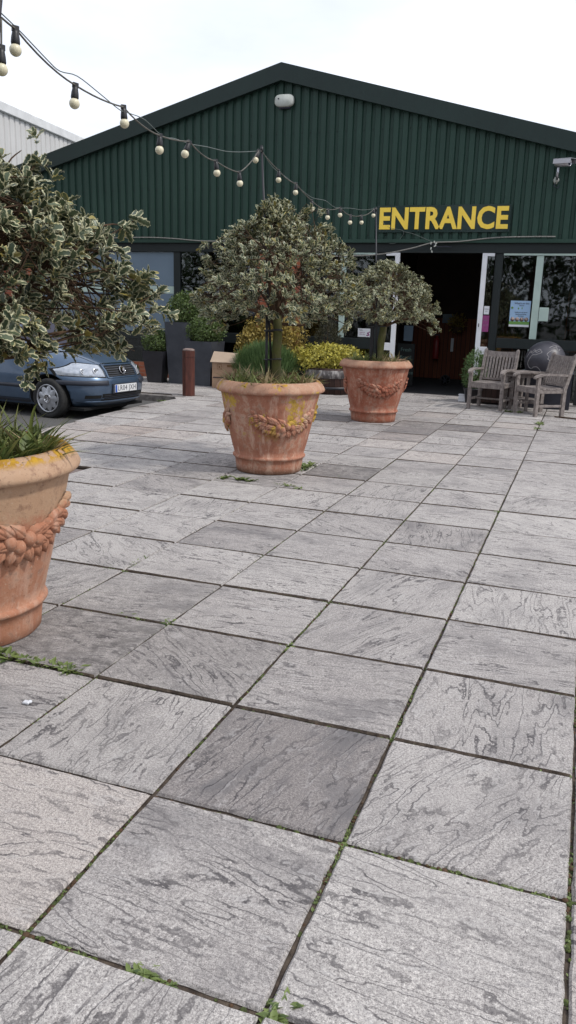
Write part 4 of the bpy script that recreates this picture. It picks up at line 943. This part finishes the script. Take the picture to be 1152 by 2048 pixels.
for s in (-1,1):
    # headlamp: from grille corner sweeping back around the wing
    lo=lambda y: .612+.02*((abs(y)-.37)/.41); hi=lambda y: .775+.035*min(1,(abs(y)-.37)/.25)-(.10*max(0,(abs(y)-.66)/.15))
    mb=MB(); patch(mb,front,s*.385,s*.80,lo,hi,16,6,.010,0,.002); hl=mb.build('headlight',M['lens'],car)
    mb=MB(); lo2=lambda y: lo(y)-.012; hi2=lambda y: hi(y)+.012; patch(mb,front,s*.372,s*.812,lo2,hi2,16,6,.0012); mb.build('headlight_seam',M['void'],hl)
    mb=MB(); c=front(s*.55,.70,-.002)
    for (yy,r) in ((.50,.052),(.64,.045)):
        c=front(s*yy,.695,.012); q=Vector((1,s*.25,.25)).to_track_quat('Z','Y').to_matrix().to_4x4(); MB().lathe([(r,-.004),(r*.9,.003),(r*.55,-.002),(0,.002)],n=20,M=Matrix.Translation(c)@q).build('lamp_bowl',M['chrome'],hl)
    mb=MB(); patch(mb,front,s*.36,s*.815,.495,.565,16,5,.022,0,.004); mb.build('bumper_strip',M['trimb'],car)
    mb=MB(); patch(mb,front,s*.47,s*.66,.305,.355,8,3,.003); mb.build('side_vent',M['void'],car)
mb=MB(); patch(mb,front,-.46,.46,.255,.372,14,4,.002); mb.build('lower_intake',M['void'],car)
mb=MB(); [patch(mb,front,-.43,.43,z,z+.008,14,1,.008) for z in (.295,.318,.341)]; mb.build('intake_bars',M['trimb'],car)
# lower intake lip
mb=MB(); patch(mb,front,-.70,.70,.245,.268,18,2,.022,0,.002); mb.build('bumper_lip',M['paint'],car)
# number plate
np_=bpy.data.objects.new('number_plate',None); COL.objects.link(np_); np_.parent=car; np_.location=(front(0,.44,0).x+.022,0,.440); np_.rotation_euler=(0,0,PI/2)
b=MB().box(-.26,.26,0,.012,-.056,.056,0,None,.003); b.build('plate_panel',M['plate'],np_)
MB().box(-.256,-.215,-.0015,.0,-.053,.053).build('blue_band',M['plateblue'],np_)
tx=text_obj('plate_characters','LR04 JXH',.112,M['ink'],np_,(.022,-.0012,0),(PI/2,0,0),.0006,.0,space=1.12); bb=max(v.co.x for v in tx.data.vertices)-min(v.co.x for v in tx.data.vertices); tx.scale=(.43/bb,.98,1)
MB().box(-.30,.30,.012,.03,-.07,.07).build('plate_backing',M['trimb'],np_)
# sides: windows, doors, rub strips
for s in (-1,1):
    sf=lambda x,z,off: side(x,z,s,off)
    mb=MB(); zt=lambda x: 1.44 if x<-.75 else 1.44-(x+.75)*1.25
    for (a,b) in ((-.98,-.22),(-1.80,-1.02),(-2.42,-1.88)):
        zl=lambda x: .97; zh=(lambda x: min(1.46,1.46-max(0,(x+.70))*.95)); patch(mb,sf,a,b,zl,zh,10,6,.004)
    mb.build('side_window',M['car_glass'] if 0 else M['ink'],car)
    mb=MB()
    for x in (-.36,-1.0,-1.84): patch(mb,sf,x,x+.007,.26,.96,1,12,.0025)
    patch(mb,sf,-1.84,-.36,.252,.259,10,1,.0025); mb.build('door_seam',M['void'],car)
    mb=MB(); patch(mb,sf,-2.05,-.37,.42,.475,20,3,.014,0,.003); mb.build('rub_strip',M['trimb'],car)
    mb=MB(); patch(mb,sf,-2.05,-.345,.20,.245,20,2,.010,0,.0); mb.build('sill',M['trimb'],car)
    mb=MB(); patch(mb,sf,-.26,-.20,.735,.765,4,2,.010,0,.003); mb.build('indicator',M['ink'],car)
    for x in (-.92,-1.74): MB().box(x-.09,x+.09,s*.862-.012,s*.862+.022*s+.0 if s>0 else s*.862+.012,.82,.845,0,None,.003).build('door_handle',M['paint'],car)
    mr_=MB(); mr_.sphere((-.28,s*.95,1.02),.10,14,10,0,(.6,1,.75)); mr_.build('door_mirror',M['paint'],car)
# windscreen
mb=MB(); lo3=lambda y:1.03; hi3=lambda y:1.47
def fr3(y,z,off): return front(y,z,off)
patch(mb,fr3,-.66,.66,1.035,1.46,16,8,.005); mb.build('windscreen',M['car_glass'] if 0 else M['ink'],car)
mb=MB(); 
for s in (-1,1):
    q=[front(s*.40,z,.006) for z in (.80,.86,.92,.98)]; q=[Vector((p.x,s*(.40+.18*i/3),p.z)) for i,p in enumerate(q)]
    q=[front(p.y,p.z,.002) for p in q]; mb.tube(q,.003,5)
mb.build('bonnet_seam',M['void'],car)
# ---------------------------------------------------------------- footpath objects
bo=empty('bollard',(-5.66,10.16,0),'red-brown faceted bollard on the paving corner beside the car','bollard')
b=MB(); b.lathe([(.108,0),(.108,.62)],n=8); b.lathe([(.100,.62),(.100,.632)],n=8); b.lathe([(.108,.632),(.108,.735)],n=8)
for i in range(len(b.sm)): b.sm[i]=False
b.build('shaft',M['bollard'],bo); b=MB().lathe([(.108,.735),(.098,.76),(.06,.772),(0,.775)],n=8); b.build('cap',M['bollard_cap'],bo)
def tapered(name,c,wb_,wt,h,mt,label,rz=0,rim=.03):
    t=empty(name,(c[0],c[1],0),label,'planter',rz,'tall square planters by the wall')
    vs=[];L=[(wb_,0),(wt,h-.001),(wt,h),(wt-rim,h),(wt-rim-.005,h-.07)]
    for (a,z) in L: vs+=[(-a/2,-a/2,z),(a/2,-a/2,z),(a/2,a/2,z),(-a/2,a/2,z)]
    fs=[(r*4+k,r*4+(k+1)%4,(r+1)*4+(k+1)%4,(r+1)*4+k) for r in range(4) for k in range(4)]
    b=MB().add(vs,fs).build('planter_body',mt,t); a=wt-rim-.01
    MB().add([(-a/2,-a/2,h-.05),(a/2,-a/2,h-.05),(a/2,a/2,h-.05),(-a/2,a/2,h-.05)],[(0,1,2,3)]).build('soil',M['compost'],t); return t
tapered('square_planter',(-7.28,12.00,0),.28,.44,.60,M['black_pot'],'short black planter beside the car nose',.1)
tapered('square_planter',(-6.80,12.18,0),.42,.54,1.15,M['steel_pl'],'tallest slate grey planter, behind the bollard',.05)
tapered('square_planter',(-6.28,12.05,0),.45,.56,.82,M['steel_pl'],'medium slate grey planter between bollard and cardboard box',-.03)
def shrub(name,c,r,n,L,kind,mt,label,cat_,sc=(1,1,1),lump=.10,dirmix=.6,grp=None,W=None,stem=True,flat=0,vert=.2):
    t=empty(name,c,label,cat_,0,grp)
    th=rng.random(n)*2*PI; ph=np.arccos(1-2*rng.random(n)*(.93)); rr=r*(1-.42*rng.random(n)**1.6)
    dirs=np.stack([np.sin(ph)*np.cos(th),np.sin(ph)*np.sin(th),np.cos(ph)],1)
    a=rng.random(6)*6.28
    rr=rr*(1+lump*np.sin(4*th+a[0]+3*ph)+lump*.8*np.sin(7*th+a[1])*np.sin(6*ph+a[2])+lump*.5*np.sin(13*th+9*ph))
    P=dirs*rr[:,None]*np.array(sc); D=unit(dirs*dirmix+rng.normal(0,.5,(n,3))+np.array([0,0,vert])); N=unit(dirs+rng.normal(0,.5,(n,3))+np.array([0,0,.4]))
    leaf_cloud('foliage',P,D,N,L*(.6+.7*rng.random(n)),kind,mt,t,W=W)
    b=MB(); 
    for k in range(14):
        d=dirs[k]*np.array(sc)*r*.8; b.tube([(0,0,-r*sc[2]*.9),tuple(d*.4+np.array([0,0,-r*.3])),tuple(d)],[.010,.006,.003],5)
    b.build('stems',M['twig'],t); return t
shrub('box_shrub',(-7.28,12.0,.78),.25,2600,.034,'oval',M['box'],'small clipped boxwood in the short black planter','shrub',(1.05,1,.95),grp='boxwood shrubs')
shrub('box_shrub',(-6.72,12.18,1.40),.37,3800,.040,'oval',M['box'],'dull green boxwood above the tallest grey planter','shrub',(1.0,.95,.80),grp='boxwood shrubs')
shrub('box_shrub',(-6.26,12.05,1.03),.34,3600,.036,'oval',M['box'],'bright round boxwood in the medium grey planter','shrub',(1.0,.95,.80),grp='boxwood shrubs')
shrub('golden_shrub',(-5.02,12.45,.80),.60,6500,.046,'oval',M['euon_dull'],'tall dull gold shrub against the brick pier behind the middle trunk','shrub',(.95,.5,1.0),.12)
shrub('golden_shrub',(-5.45,12.35,.70),.30,1800,.044,'oval',M['euon_dull'],'low gold side shoot of shrub left of the brick pier by the cardboard box','shrub',(1,.8,1.3),.12)
shrub('conifer_shrub',(-3.98,12.45,.75),.35,3600,.05,'needle',M['conif'],'dark brown-green upright shrub behind the yellow one','shrub',(.75,.7,1.55),.06)
# needle-leaved mound behind the middle pot
n=5200; th=rng.random(n)*2*PI; ph=np.arccos(1-rng.random(n)); dirs=np.stack([np.sin(ph)*np.cos(th),np.sin(ph)*np.sin(th),np.cos(ph)],1); rr=.62*(1-.35*rng.random(n))
t=empty('rosemary_shrub',(-4.92,11.75,.33),'rounded fine-needled green mound directly behind the middle pot','shrub')
leaf_cloud('foliage',dirs*rr[:,None]*np.array([1,.8,.80]),unit(dirs*.55+rng.normal(0,.16,(n,3))+np.array([0,0,.75])),dirs,.12*(.6+.7*rng.random(n)),'needle',M['rosem'],t,W=.075)
b=MB(); [b.tube([(0,0,-.1),tuple(d*.3),tuple(d*.5)],[.01,.006,.003],5) for d in dirs[:12]]; b.build('stems',M['twig'],t)
tb=empty('planter_tub',(-4.92,11.78,0),'low black tub under the rosemary mound','planter'); MB().lathe([(.33,0),(.40,.30),(.42,.31),(.42,.345),(.38,.345),(.37,.30),(0,.30)],n=32).build('tub_body',M['black_pot'],tb)
# half barrel
hb_=empty('half_barrel',(-3.78,12.10,0),'half barrel planter with flaking white band under the yellow euonymus','planter')
MB().lathe([(.40,0),(.435,.15),(.455,.30),(.465,.46),(.44,.46),(.43,.40),(0,.40)],n=48,fn=lambda t,z,r:.004*math.cos(24*t) if r>.3 else 0).build('staves',M['wood_b'],hb_)
MB().lathe([(.458,.285),(.470,.29),(.478,.42),(.472,.425)],n=48).build('upper_hoop',M['hoop'],hb_); MB().lathe([(.43,.09),(.441,.09),(.448,.135),(.437,.135)],n=48).build('lower_hoop',M['black_pot'],hb_)
MB().lathe([(.0,.402),(.42,.402)],n=40).build('soil',M['compost'],hb_)
shrub('euonymus',(-3.82,12.05,.60),.50,3800,.052,'oval',M['euon'],'bright yellow-green euonymus spilling over the half barrel','shrub',(1.2,.85,.50),.13)
# cardboard box
cb=empty('cardboard_box',(-5.70,11.82,0),'open cardboard box with a raised pale flap beside the grey planters','box',math.radians(6))
b=MB(); w2_,d2_=.235,.20
b.box(-w2_,w2_,-d2_,-d2_+.006,0,.47).box(-w2_,w2_,d2_-.006,d2_,0,.47).box(-w2_,-w2_+.006,-d2_+.006,d2_-.006,0,.47).box(w2_-.006,w2_,-d2_+.006,d2_-.006,0,.47).box(-w2_,w2_,-d2_,d2_,.001,.005); b.build('carton',M['card'],cb)
Mx=Matrix.Translation((0,d2_-.02,.475))@Matrix.Rotation(math.radians(-58),4,'X')
b=MB()
b.add([(-w2_-.03,-d2_-.03,.475),(w2_-.01,-d2_-.03,.475),(w2_+.005,-d2_+.10,.64),(-w2_+.0,-d2_+.10,.66)],[(0,1,2,3)]); b.add([(-w2_-.03,-d2_-.03,.469),(w2_-.01,-d2_-.03,.469),(w2_+.005,-d2_+.10,.634),(-w2_+.0,-d2_+.10,.654)],[(3,2,1,0)]); b.build('raised_flap',M['card2'],cb)
b=MB().box(-w2_+.02,.12,-d2_-.003,-d2_-.001,.185,.205); b.build('tape_strip',M['tape'],cb)
b=MB(); [b.box(a0,a1,-d2_-.0025,-d2_-.001,z0,z1) for (a0,a1,z0,z1) in ((-.14,-.05,.43,.436),(-.14,-.05,.345,.351),(-.14,-.134,.351,.43),(-.056,-.05,.351,.43),(-.105,-.085,.37,.41),(.05,.19,.39,.43))]; b.build('printed_marks',M['print'],cb)
# ---------------------------------------------------------------- seating by the right windows
def armchair(loc,rz,label):
    t=empty('wooden_armchair',loc,label,'chair',rz,'weathered wooden garden chairs'); W=.57; D=.47; x0=W/2-.025; k=M['teak']
    # local: front is -Y ; origin at centre of footprint
    yf=-D/2; yb=D/2
    for s in (-1,1):
        MB().box(s*x0-.025,s*x0+.025,yf-.022,yf+.028,0,.60,0,None,.004).build('front_leg',k,t)
        b=MB(); b.beam((s*x0,yb-.005,0),(s*x0,yb,.40),.046,.056,up=(0,1,0)); b.beam((s*x0,yb,.396),(s*x0,yb+.145,.905),.044,.052,up=(0,1,0)); b.sphere((s*x0,yb+.146,.905),.024,10,6); b.build('rear_leg',k,t)
        b=MB(); pts=[(yf-.075,.585),(yf-.03,.612),(yf+.06,.632),(yf+.2,.635),(yf+.36,.628),(yb+.065,.622)]; vs=[];fs=[]
        for i,(y,z) in enumerate(pts):
            ww=(.026,.036,.037,.032,.026,.024)[i]
            vs+=[(s*x0-ww,y,z),(s*x0+ww,y,z),(s*x0+ww,y,z-.028),(s*x0-ww,y,z-.028)]
        for i in range(len(pts)-1):
            for q in range(4): a=i*4+q;c=i*4+(q+1)%4; fs.append((a,c,c+4,a+4))
        fs+= [(3,2,1,0),tuple(len(vs)-4+q for q in range(4))]
        b.add(vs,fs); b.build('armrest',k,t)
        MB().box(s*x0-.014,s*x0+.014,yf+.03,yb-.03,.14,.175,0,None,.003).build('side_stretcher',k,t)
        MB().box(s*x0-.014,s*x0+.014,yf+.03,yb-.03,.345,.405,0,None,.003).build('side_rail',k,t)
    MB().box(-x0+.025,x0-.025,-.014,.014,.145,.172,0,None,.003).build('cross_stretcher',k,t)
    b=MB(); b.box(-x0+.026,x0-.026,yf-.012,yf+.014,.335,.405,0,None,.003); b.box(-x0+.026,x0-.026,yb-.012,yb+.012,.335,.40,0,None,.003); b.build('seat_frame',k,t)
    b=MB(); ys=np.linspace(yf-.01,yb-.07,6)
    for i,y in enumerate(ys): zo=-.012*math.sin(PI*(i+.5)/6); b.box(-x0+(.028 if i==0 or i>4 else -.02),x0-(.028 if i==0 or i>4 else -.02),y,y+.066,.407+zo,.427+zo,0,None,.003)
    b.build('seat',k,t)
    bk=MB(); sl=lambda z: yb+.145*(z-.40)/.505
    vs=[];n=13
    for i in range(n):
        u=-1+2*i/(n-1); x=u*(x0-.022); zt=.895-.022*(1-u*u)*0+ -.018*(u*u<.0)+(-.012+.012*u*u); vs+=[(x,sl(.85)-.012,.80),(x,sl(.85)-.012+.012,zt),(x,sl(.85)+.022,zt),(x,sl(.85)+.010,.80)]
    fs=[]
    for i in range(n-1):
        for q in range(4): a=i*4+q;c=i*4+(q+1)%4; fs.append((a,a+4,c+4,c))
    fs+=[(0,1,2,3),tuple(len(vs)-1-q for q in range(4))]
    bk.add(vs,fs); bk.beam((-x0+.024,sl(.455),.455),(x0-.024,sl(.455),.455),.055,.024,up=(0,0,1))
    for i in range(9):
        x=-x0+.055+(2*x0-.11)*i/8; bk.beam((x,sl(.47),.47),(x,sl(.815),.815),.032,.012,up=(0,1,0),bev=.002)
    bk.build('backrest',k,t); return t
armchair((-.86,11.21,0),math.radians(-13),'wooden armchair on the left, facing out beside the doorway')
armchair((-.095,10.83,0),math.radians(-51),'wooden armchair on the right, turned sideways in front of the globe')
tt=empty('side_table',(-.36,11.42,0),'two-tier weathered wooden table between the two chairs','table',math.radians(-32))
for (sx,sy) in ((-1,-1),(1,-1),(1,1),(-1,1)): MB().box(sx*.20-.02,sx*.20+.02,sy*.20-.02,sy*.20+.02,0,.575,0,None,.003).build('leg',M['teak'],tt)
b=MB(); [b.box(-.27,.27,-.26+.075*i,-.26+.075*i+.066,.578,.598,0,None,.003) for i in range(7)]; b.build('tabletop',M['teak'],tt)
b=MB(); [b.box(-.22,.22,-.215+.085*i,-.215+.085*i+.062,.165,.182,0,None,.003) for i in range(5)]; b.build('lower_shelf',M['teak'],tt)
b=MB(); b.box(-.18,.18,-.215,-.195,.52,.575).box(-.18,.18,.195,.215,.52,.575).box(-.215,-.195,-.18,.18,.52,.575).box(.195,.215,-.18,.18,.52,.575); b.build('apron',M['teak'],tt)
pl=empty('plinth',(-.03,12.02,0),'dark navy box plinth under the globe','plinth')
MB().box(-.42,.36,-.30,.28,0,.56,0,None,.008).build('plinth_body',M['plinth'],pl); MB().box(-.44,.38,-.32,.30,.56,.585,0,None,.005).build('plinth_top',M['steel_pl'],pl)
text_obj('writing','ESSENCE',.075,M['chalkt'],pl,(.10,-.302,.30),(PI/2,0,0),.001,.001,space=1.25)
gl=empty('globe_sculpture',(-.12,12.02,.74),'large dark slate globe with pale engraved coastlines on a plinth','sculpture'); RG=.325
MB().sphere((0,0,0),RG,48,32).build('sphere',M['globe'],gl)
def arcs(lines):
    b=MB()
    for ln in lines:
        pts=[]
        for (a,e) in ln: # a: degrees right of facing, e: degrees up
            a_=math.radians(a);e_=math.radians(e); pts.append((RG*1.002*math.sin(a_)*math.cos(e_),-RG*1.002*math.cos(a_)*math.cos(e_),RG*1.002*math.sin(e_)))
        b.tube(smooth_pts(pts,3),.0034,5)
    return b
lines=[[(-62,10),(-58,20),(-50,26),(-42,24),(-34,30),(-26,27),(-16,33),(-10,28),(-18,24),(-28,20),(-38,19),(-44,12),(-50,2),(-52,-8),(-46,-18),(-38,-20),(-30,-15),(-20,-14),(-12,-20),(-6,-30)],
       [(-58,24),(-54,30),(-46,28),(-40,34),(-30,32),(-22,38),(-14,35)],
       [(8,8),(12,16),(6,22),(12,30),(20,34),(28,33)],[(14,44),(24,50),(36,46),(48,50),(44,40),(52,36),(58,40)],[(30,56),(50,54),(66,48)],[(8,10),(14,6),(12,0)]]
arcs(lines).build('coastlines',M['chalk'],gl)
MB().lathe([(.12,-.335),(.12,-.318),(.10,-.30)],n=24).build('base_ring',M['black_pl'],gl)
# black sign at the right edge
rs_=empty('display_board',(.50,12.35,0),'black display board with white lettering at the right edge behind the plinth','sign')
MB().box(-.12,1.0,0,.03,.02,.90,0,None,.004).build('board_panel',M['board'],rs_); 
text_obj('writing','BODY',.10,M['chalkt'],rs_,(-.08,-.003,.80),(PI/2,0,0),.001,.001,align='LEFT'); text_obj('writing','& SPA',.09,M['chalkt'],rs_,(-.08,-.003,.66),(PI/2,0,0),.001,.001,align='LEFT')
MB().box(-.05,-.01,-.02,.03,0,.02).box(.8,.85,-.02,.03,0,.02).build('board_feet',M['black_pl'],rs_)
tr_=empty('trough',(-.92,12.1,0),'dark brown wooden trough behind the left chair','planter')
b=MB(); b.box(-.40,.40,-.20,.20,.02,.40,0,None,.006); b.box(-.42,.42,-.22,.22,.38,.42,0,None,.004); b.build('trough_body',M['wood_b'],tr_)
b=MB(); [b.box(x,x+.05,-.18,.18,0,.02) for x in (-.36,.31)]; b.build('feet',M['black_pl'],tr_)
shrub('small_conifer',(-1.22,11.95,.50),.24,2600,.05,'needle',M['rosem'],'small green conifer behind the left chair beside the door','shrub',(.8,.8,1.55),.08)
pt_=empty('conifer_pot',(-1.22,11.95,0),'small black pot holding the conifer beside the door','plant pot'); MB().lathe([(.12,0),(.16,.22),(.17,.22),(.17,.25),(.15,.25),(.14,.2),(0,.2)],n=24).build('pot_body',M['black_pot'],pt_)
bk_=empty('white_bucket',(-1.36,12.0,0),'small white block at the foot of the right door','bucket'); MB().box(-.10,.12,-.06,.06,0,.115,0,None,.012).build('tub',M['paper'],bk_); MB().box(-.105,.125,-.065,.065,.115,.13,0,None,.004).build('lid',M['paper'],bk_)
tag(MB().tube([(.16,10.62,.012),(.6,10.48,.012),(1.2,10.40,.012)],.011,6).build('fallen_stick',M['twig']),'thin dark stick lying on the paving at the right edge','stick')
tag(MB().box(-1.312,-1.287,.300,.318,.003,.014,0,None,.003).sphere((-1.290,.315,.010),.009,8,6,0,(1,1,.7)).build('litter',M['paper']),'small crumpled white scrap lying on a near left slab','litter')
# ---------------------------------------------------------------- weeds in joints
def weed(x,y,L,n,label,kind='oval',W=.5,up=.5,grp='weeds growing in the paving joints',seed=0,z=-.010,ms=None):
    r=np.random.default_rng(seed); Ls=[]; m=3+int(L*70); along=abs(x/.6-round(x/.6))<.12; ax=(0,1) if along else (1,0)
    for q in range(m):
        P,D,N,LL=rosette_weed(max(6,n//2),L*(.36+.22*r.random()+(.28 if L>=.045 else 0)),up,seed*31+q); o_=(0,0) if q==0 else (r.normal(0,L*.75),r.normal(0,L*.14)); off=np.array([o_[0]*ax[0]+o_[1]*ax[1],o_[0]*ax[1]+o_[1]*ax[0],0]); Ls.append((P+off,D,N,LL))
    P,D,N,LL=cat(Ls); o=leaf_cloud('joint_weed',P,D,N,LL,kind,ms or M['weed'],W=LL*W*1.5); o.location=(x,y,z); tag(o,label,'weed',grp); return o
big=[(.03,-.60,.052,22,'lush bright weed in the joint at the bottom edge'),(-.30,-.60,.045,20,'green weed in the joint near the bottom left, widest patch'),(-.24,-.597,.035,14,'small weed right of the widest patch in the lowest joint'),(-.45,-.603,.038,12,'flat weed in the lowest joint, left of the widest patch'),
(-1.66,.62,.085,16,'spiky weed in front of the nearest pot at the left edge'),(-1.42,.625,.07,20,'long pale weed lying along the joint near the nearest pot'),(-1.33,.605,.06,14,'right end of the pale weed along the joint near the nearest pot'),(-1.80,1.03,.055,14,'small weed at the foot of the nearest pot'),
(0.0,.0,.035,14,'tiny weed at the joint crossing between the dark slab and its neighbours'),(-1.20,1.25,.05,14,'sprawling weed at a crossing right of the nearest pot'),(-1.42,1.22,.055,12,'pale tuft on a slab right of the nearest pot'),(-1.80,1.93,.06,16,'grassy weed in the joint behind the nearest pot'),(-1.88,1.81,.05,12,'reddish weed at the crossing behind the nearest pot'),
(-2.10,2.43,.055,16,'grassy tuft halfway between the first two pots'),(-1.72,4.29,.08,18,'grass tuft in the joint before the middle pot'),(-1.60,4.22,.06,14,'low weed right of the grass tuft before the middle pot'),(-2.17,4.33,.09,12,'upright weed at the front of the middle pot'),(-2.35,4.36,.07,12,'weed left of the upright one before the middle pot'),(-1.86,5.13,.11,14,'weed at the right foot of the middle pot'),(-1.42,4.86,.06,12,'weed on the slab right of the middle pot'),(-1.6,4.8,.04,8,'tiny weed between the middle pot and the next joint'),
(.46,.0,.03,12,'tiny green weed in the joint at lower right'),(.36,.005,.022,8,'tiny flat weed left of the lower right one'),(.0,-.24,.02,10,'small moss weed beside the chipped slab edge'),(-.60,1.2,.05,12,'dark red weed at a joint crossing in mid foreground'),(-.02,1.2,.035,10,'small weed at the joint crossing right of centre'),(.6,1.2,.03,8,'tiny weed in the right-hand joint'),
(.0,.62,.035,12,'weed in the joint crossing above the dark slab'),(-5.9,9.75,.09,14,'leafy weed at the foot of the kerb beside the car'),(-5.75,9.78,.07,10,'second weed at the kerb foot nearer the bollard'),(-.47,10.92,.10,16,'green tuft under the table between the chairs'),(0.0,9.75,.09,14,'weed in the joint in front of the right chair'),(0.0,9.2,.07,12,'weed further along the joint before the right chair'),(.62,.62,.03,10,'tiny weed at the far right joint crossing'),(0.0,4.2,.045,10,'small weed in the mid-distance right joint')]
for k,(x,y,L,n,lb) in enumerate(big):
    weed(x,y,L,n,lb,'blade' if k in (11,13,14,19) else 'oval',(1.2 if k in (11,13,14,19) else .42),.5 if L<.06 else .75,seed=100+k,z=(-.09 if 'kerb' in lb else -.012))
# moss and seedlings scattered along joints
P=[];D=[];N=[];L=[]
def joint_pts(n):
    o=[]
    while len(o)<n:
        if rng.random()<.55: x=round(rng.uniform(-3,2)/.6)*.6; y=-1.2+7.2*rng.random()**1.5; 
        else: y=round(rng.uniform(-1.2,6)/.6)*.6; x=rng.uniform(-3,2)
        d=math.sin(x*5.1+y*3.3)+math.sin(x*2.3-y*6.1+1)
        if d<.35 and rng.random()<.9: continue
        o.append((x,y))
    return o
mo=MB()
for (x,y) in joint_pts(2600):
    nx=4; jx=rng.normal(0,.006,2); sx=round(x/.6)*.6==x
    for q in range(3):
        a=rng.random()*6.28; P.append((x+jx[0]+rng.normal(0,.005),y+jx[1]+rng.normal(0,.005),-.012)); D.append((math.cos(a),math.sin(a),.5+rng.random())); N.append((0,0,1)); L.append(.005+.008*rng.random())
L=np.array(L); tag(leaf_cloud('joint_seedlings',P,D,N,L,'oval',M['weed'],W=L*.9),'tiny green seedlings and moss dotted along the joints','moss',kind='stuff')
for (x,y) in joint_pts(5200):
    r=.0025+.006*rng.random(); mo.sphere((x+rng.normal(0,.004),y+rng.normal(0,.004),-.016+rng.random()*.006),r,6,4,0 if rng.random()<.55 else 1,(1.3,1.3,.7))
tag(mo.build('joint_debris',[M['moss'],M['twig']]),'dark moss clumps and debris filling the joints','moss',kind='stuff')
# ---------------------------------------------------------------- trees behind the camera (seen reflected in the glass)
def bgtree(x,y,h,r,seed,label):
    g=np.random.default_rng(seed); t=empty('broadleaf_tree',(x,y,-.1),label,'tree',0,'trees behind the viewpoint reflected in the windows')
    b=MB(); b.tube([(0,0,0),(.1,.05,h*.3),(.05,-.1,h*.6),(0,0,h*.85)],[.22,.17,.11,.04],10)
    ends=[]
    for k in range(12):
        th=k*2.4; z=h*(.3+.05*k); e=np.array([math.cos(th)*r*.8,math.sin(th)*r*.8,z+h*.16]); b.tube([(0.03,0,z),tuple(e*np.array([.5,.5,1])),tuple(e)],[.08,.05,.02],6); ends.append(e)
    b.build('trunk',M['twig'],t)
    n=3600; ce=np.array([[math.cos(a)*r*q,math.sin(a)*r*q,h*zz] for a,q,zz in zip(g.random(34)*6.28,g.random(34)**.5*.85,.35+.6*g.random(34))])
    P=ce[g.integers(0,34,n)]+g.normal(0,r*.19,(n,3)); leaf_cloud('crown',P,unit(g.normal(0,1,(n,3))),unit(g.normal(0,1,(n,3))+np.array([0,0,1])),.30*(.6+.6*g.random(n)),'oval',M['bgtree'],t,W=.24)
for k,(x,y,h,r) in enumerate(((-20,-15,9,3.6),(-27,-14,9,3.6),(-8,-15,8,3.2),(-2.5,-17,9.5,3.6),(3,-15.5,8.5,3.2),(8.5,-16,9,3.4),(13.5,-13,8,3),(-14,-16,9,3.5))):  # leftmost two added unseen to darken the left window's reflection
    bgtree(x,y,h,r,k,('added left-row','added leftmost','second','third','fourth','fifth','rightmost','far left')[k]+' leafy tree standing behind the viewpoint')

hd=empty('hedge',(2,-18.6,-.1),'long dense hedge added behind the viewpoint to hide bright sky from the window reflections','hedge')  # unseen hedge added to fill bright sky gaps in the glass reflections
g_=np.random.default_rng(3); n=13000; P=np.stack([g_.uniform(-34,22,n),g_.normal(0,.5,n),g_.random(n)**.8*4.6+.3*np.sin(g_.random(n)*9)],1)
leaf_cloud('foliage',P,unit(g_.normal(0,1,(n,3))),unit(g_.normal(0,1,(n,3))),.34*(.6+.6*g_.random(n)),'oval',M['bgtree'],hd,W=.28)
b=MB(); [b.tube([(x,0,0),(x+.2,.1,2.0),(x-.1,-.1,4.0)],[.08,.06,.02],6) for x in np.arange(-33,22,1.6)]; b.build('stems',M['twig'],hd)

fb=empty('flower_display',(-2.28,16.72,1.18),'dim orange and yellow flowers high on the boarded wall inside the doorway','flowers')
MB().lathe([(.10,-.14),(.16,0),(.15,0),(.09,-.12),(0,-.12)],n=20).build('basket',M['twig'],fb)
n=260; d_=unit(rng.normal(0,1,(n,3))); leaf_cloud('blooms',d_*rng.random((n,1))*.2+np.array([0,0,.08]),d_,unit(rng.normal(0,1,(n,3))),.07,'oval',M['euon_dull'],fb,W=.06)['kind']='stuff'
bk2=empty('paper_poster',(-2.52,16.87,1.25),'dim grey sheet pinned on the boarded wall left of the flowers','poster'); MB().box(-.13,.13,0,.004,0,.2).build('sheet',M['frosted'],bk2)
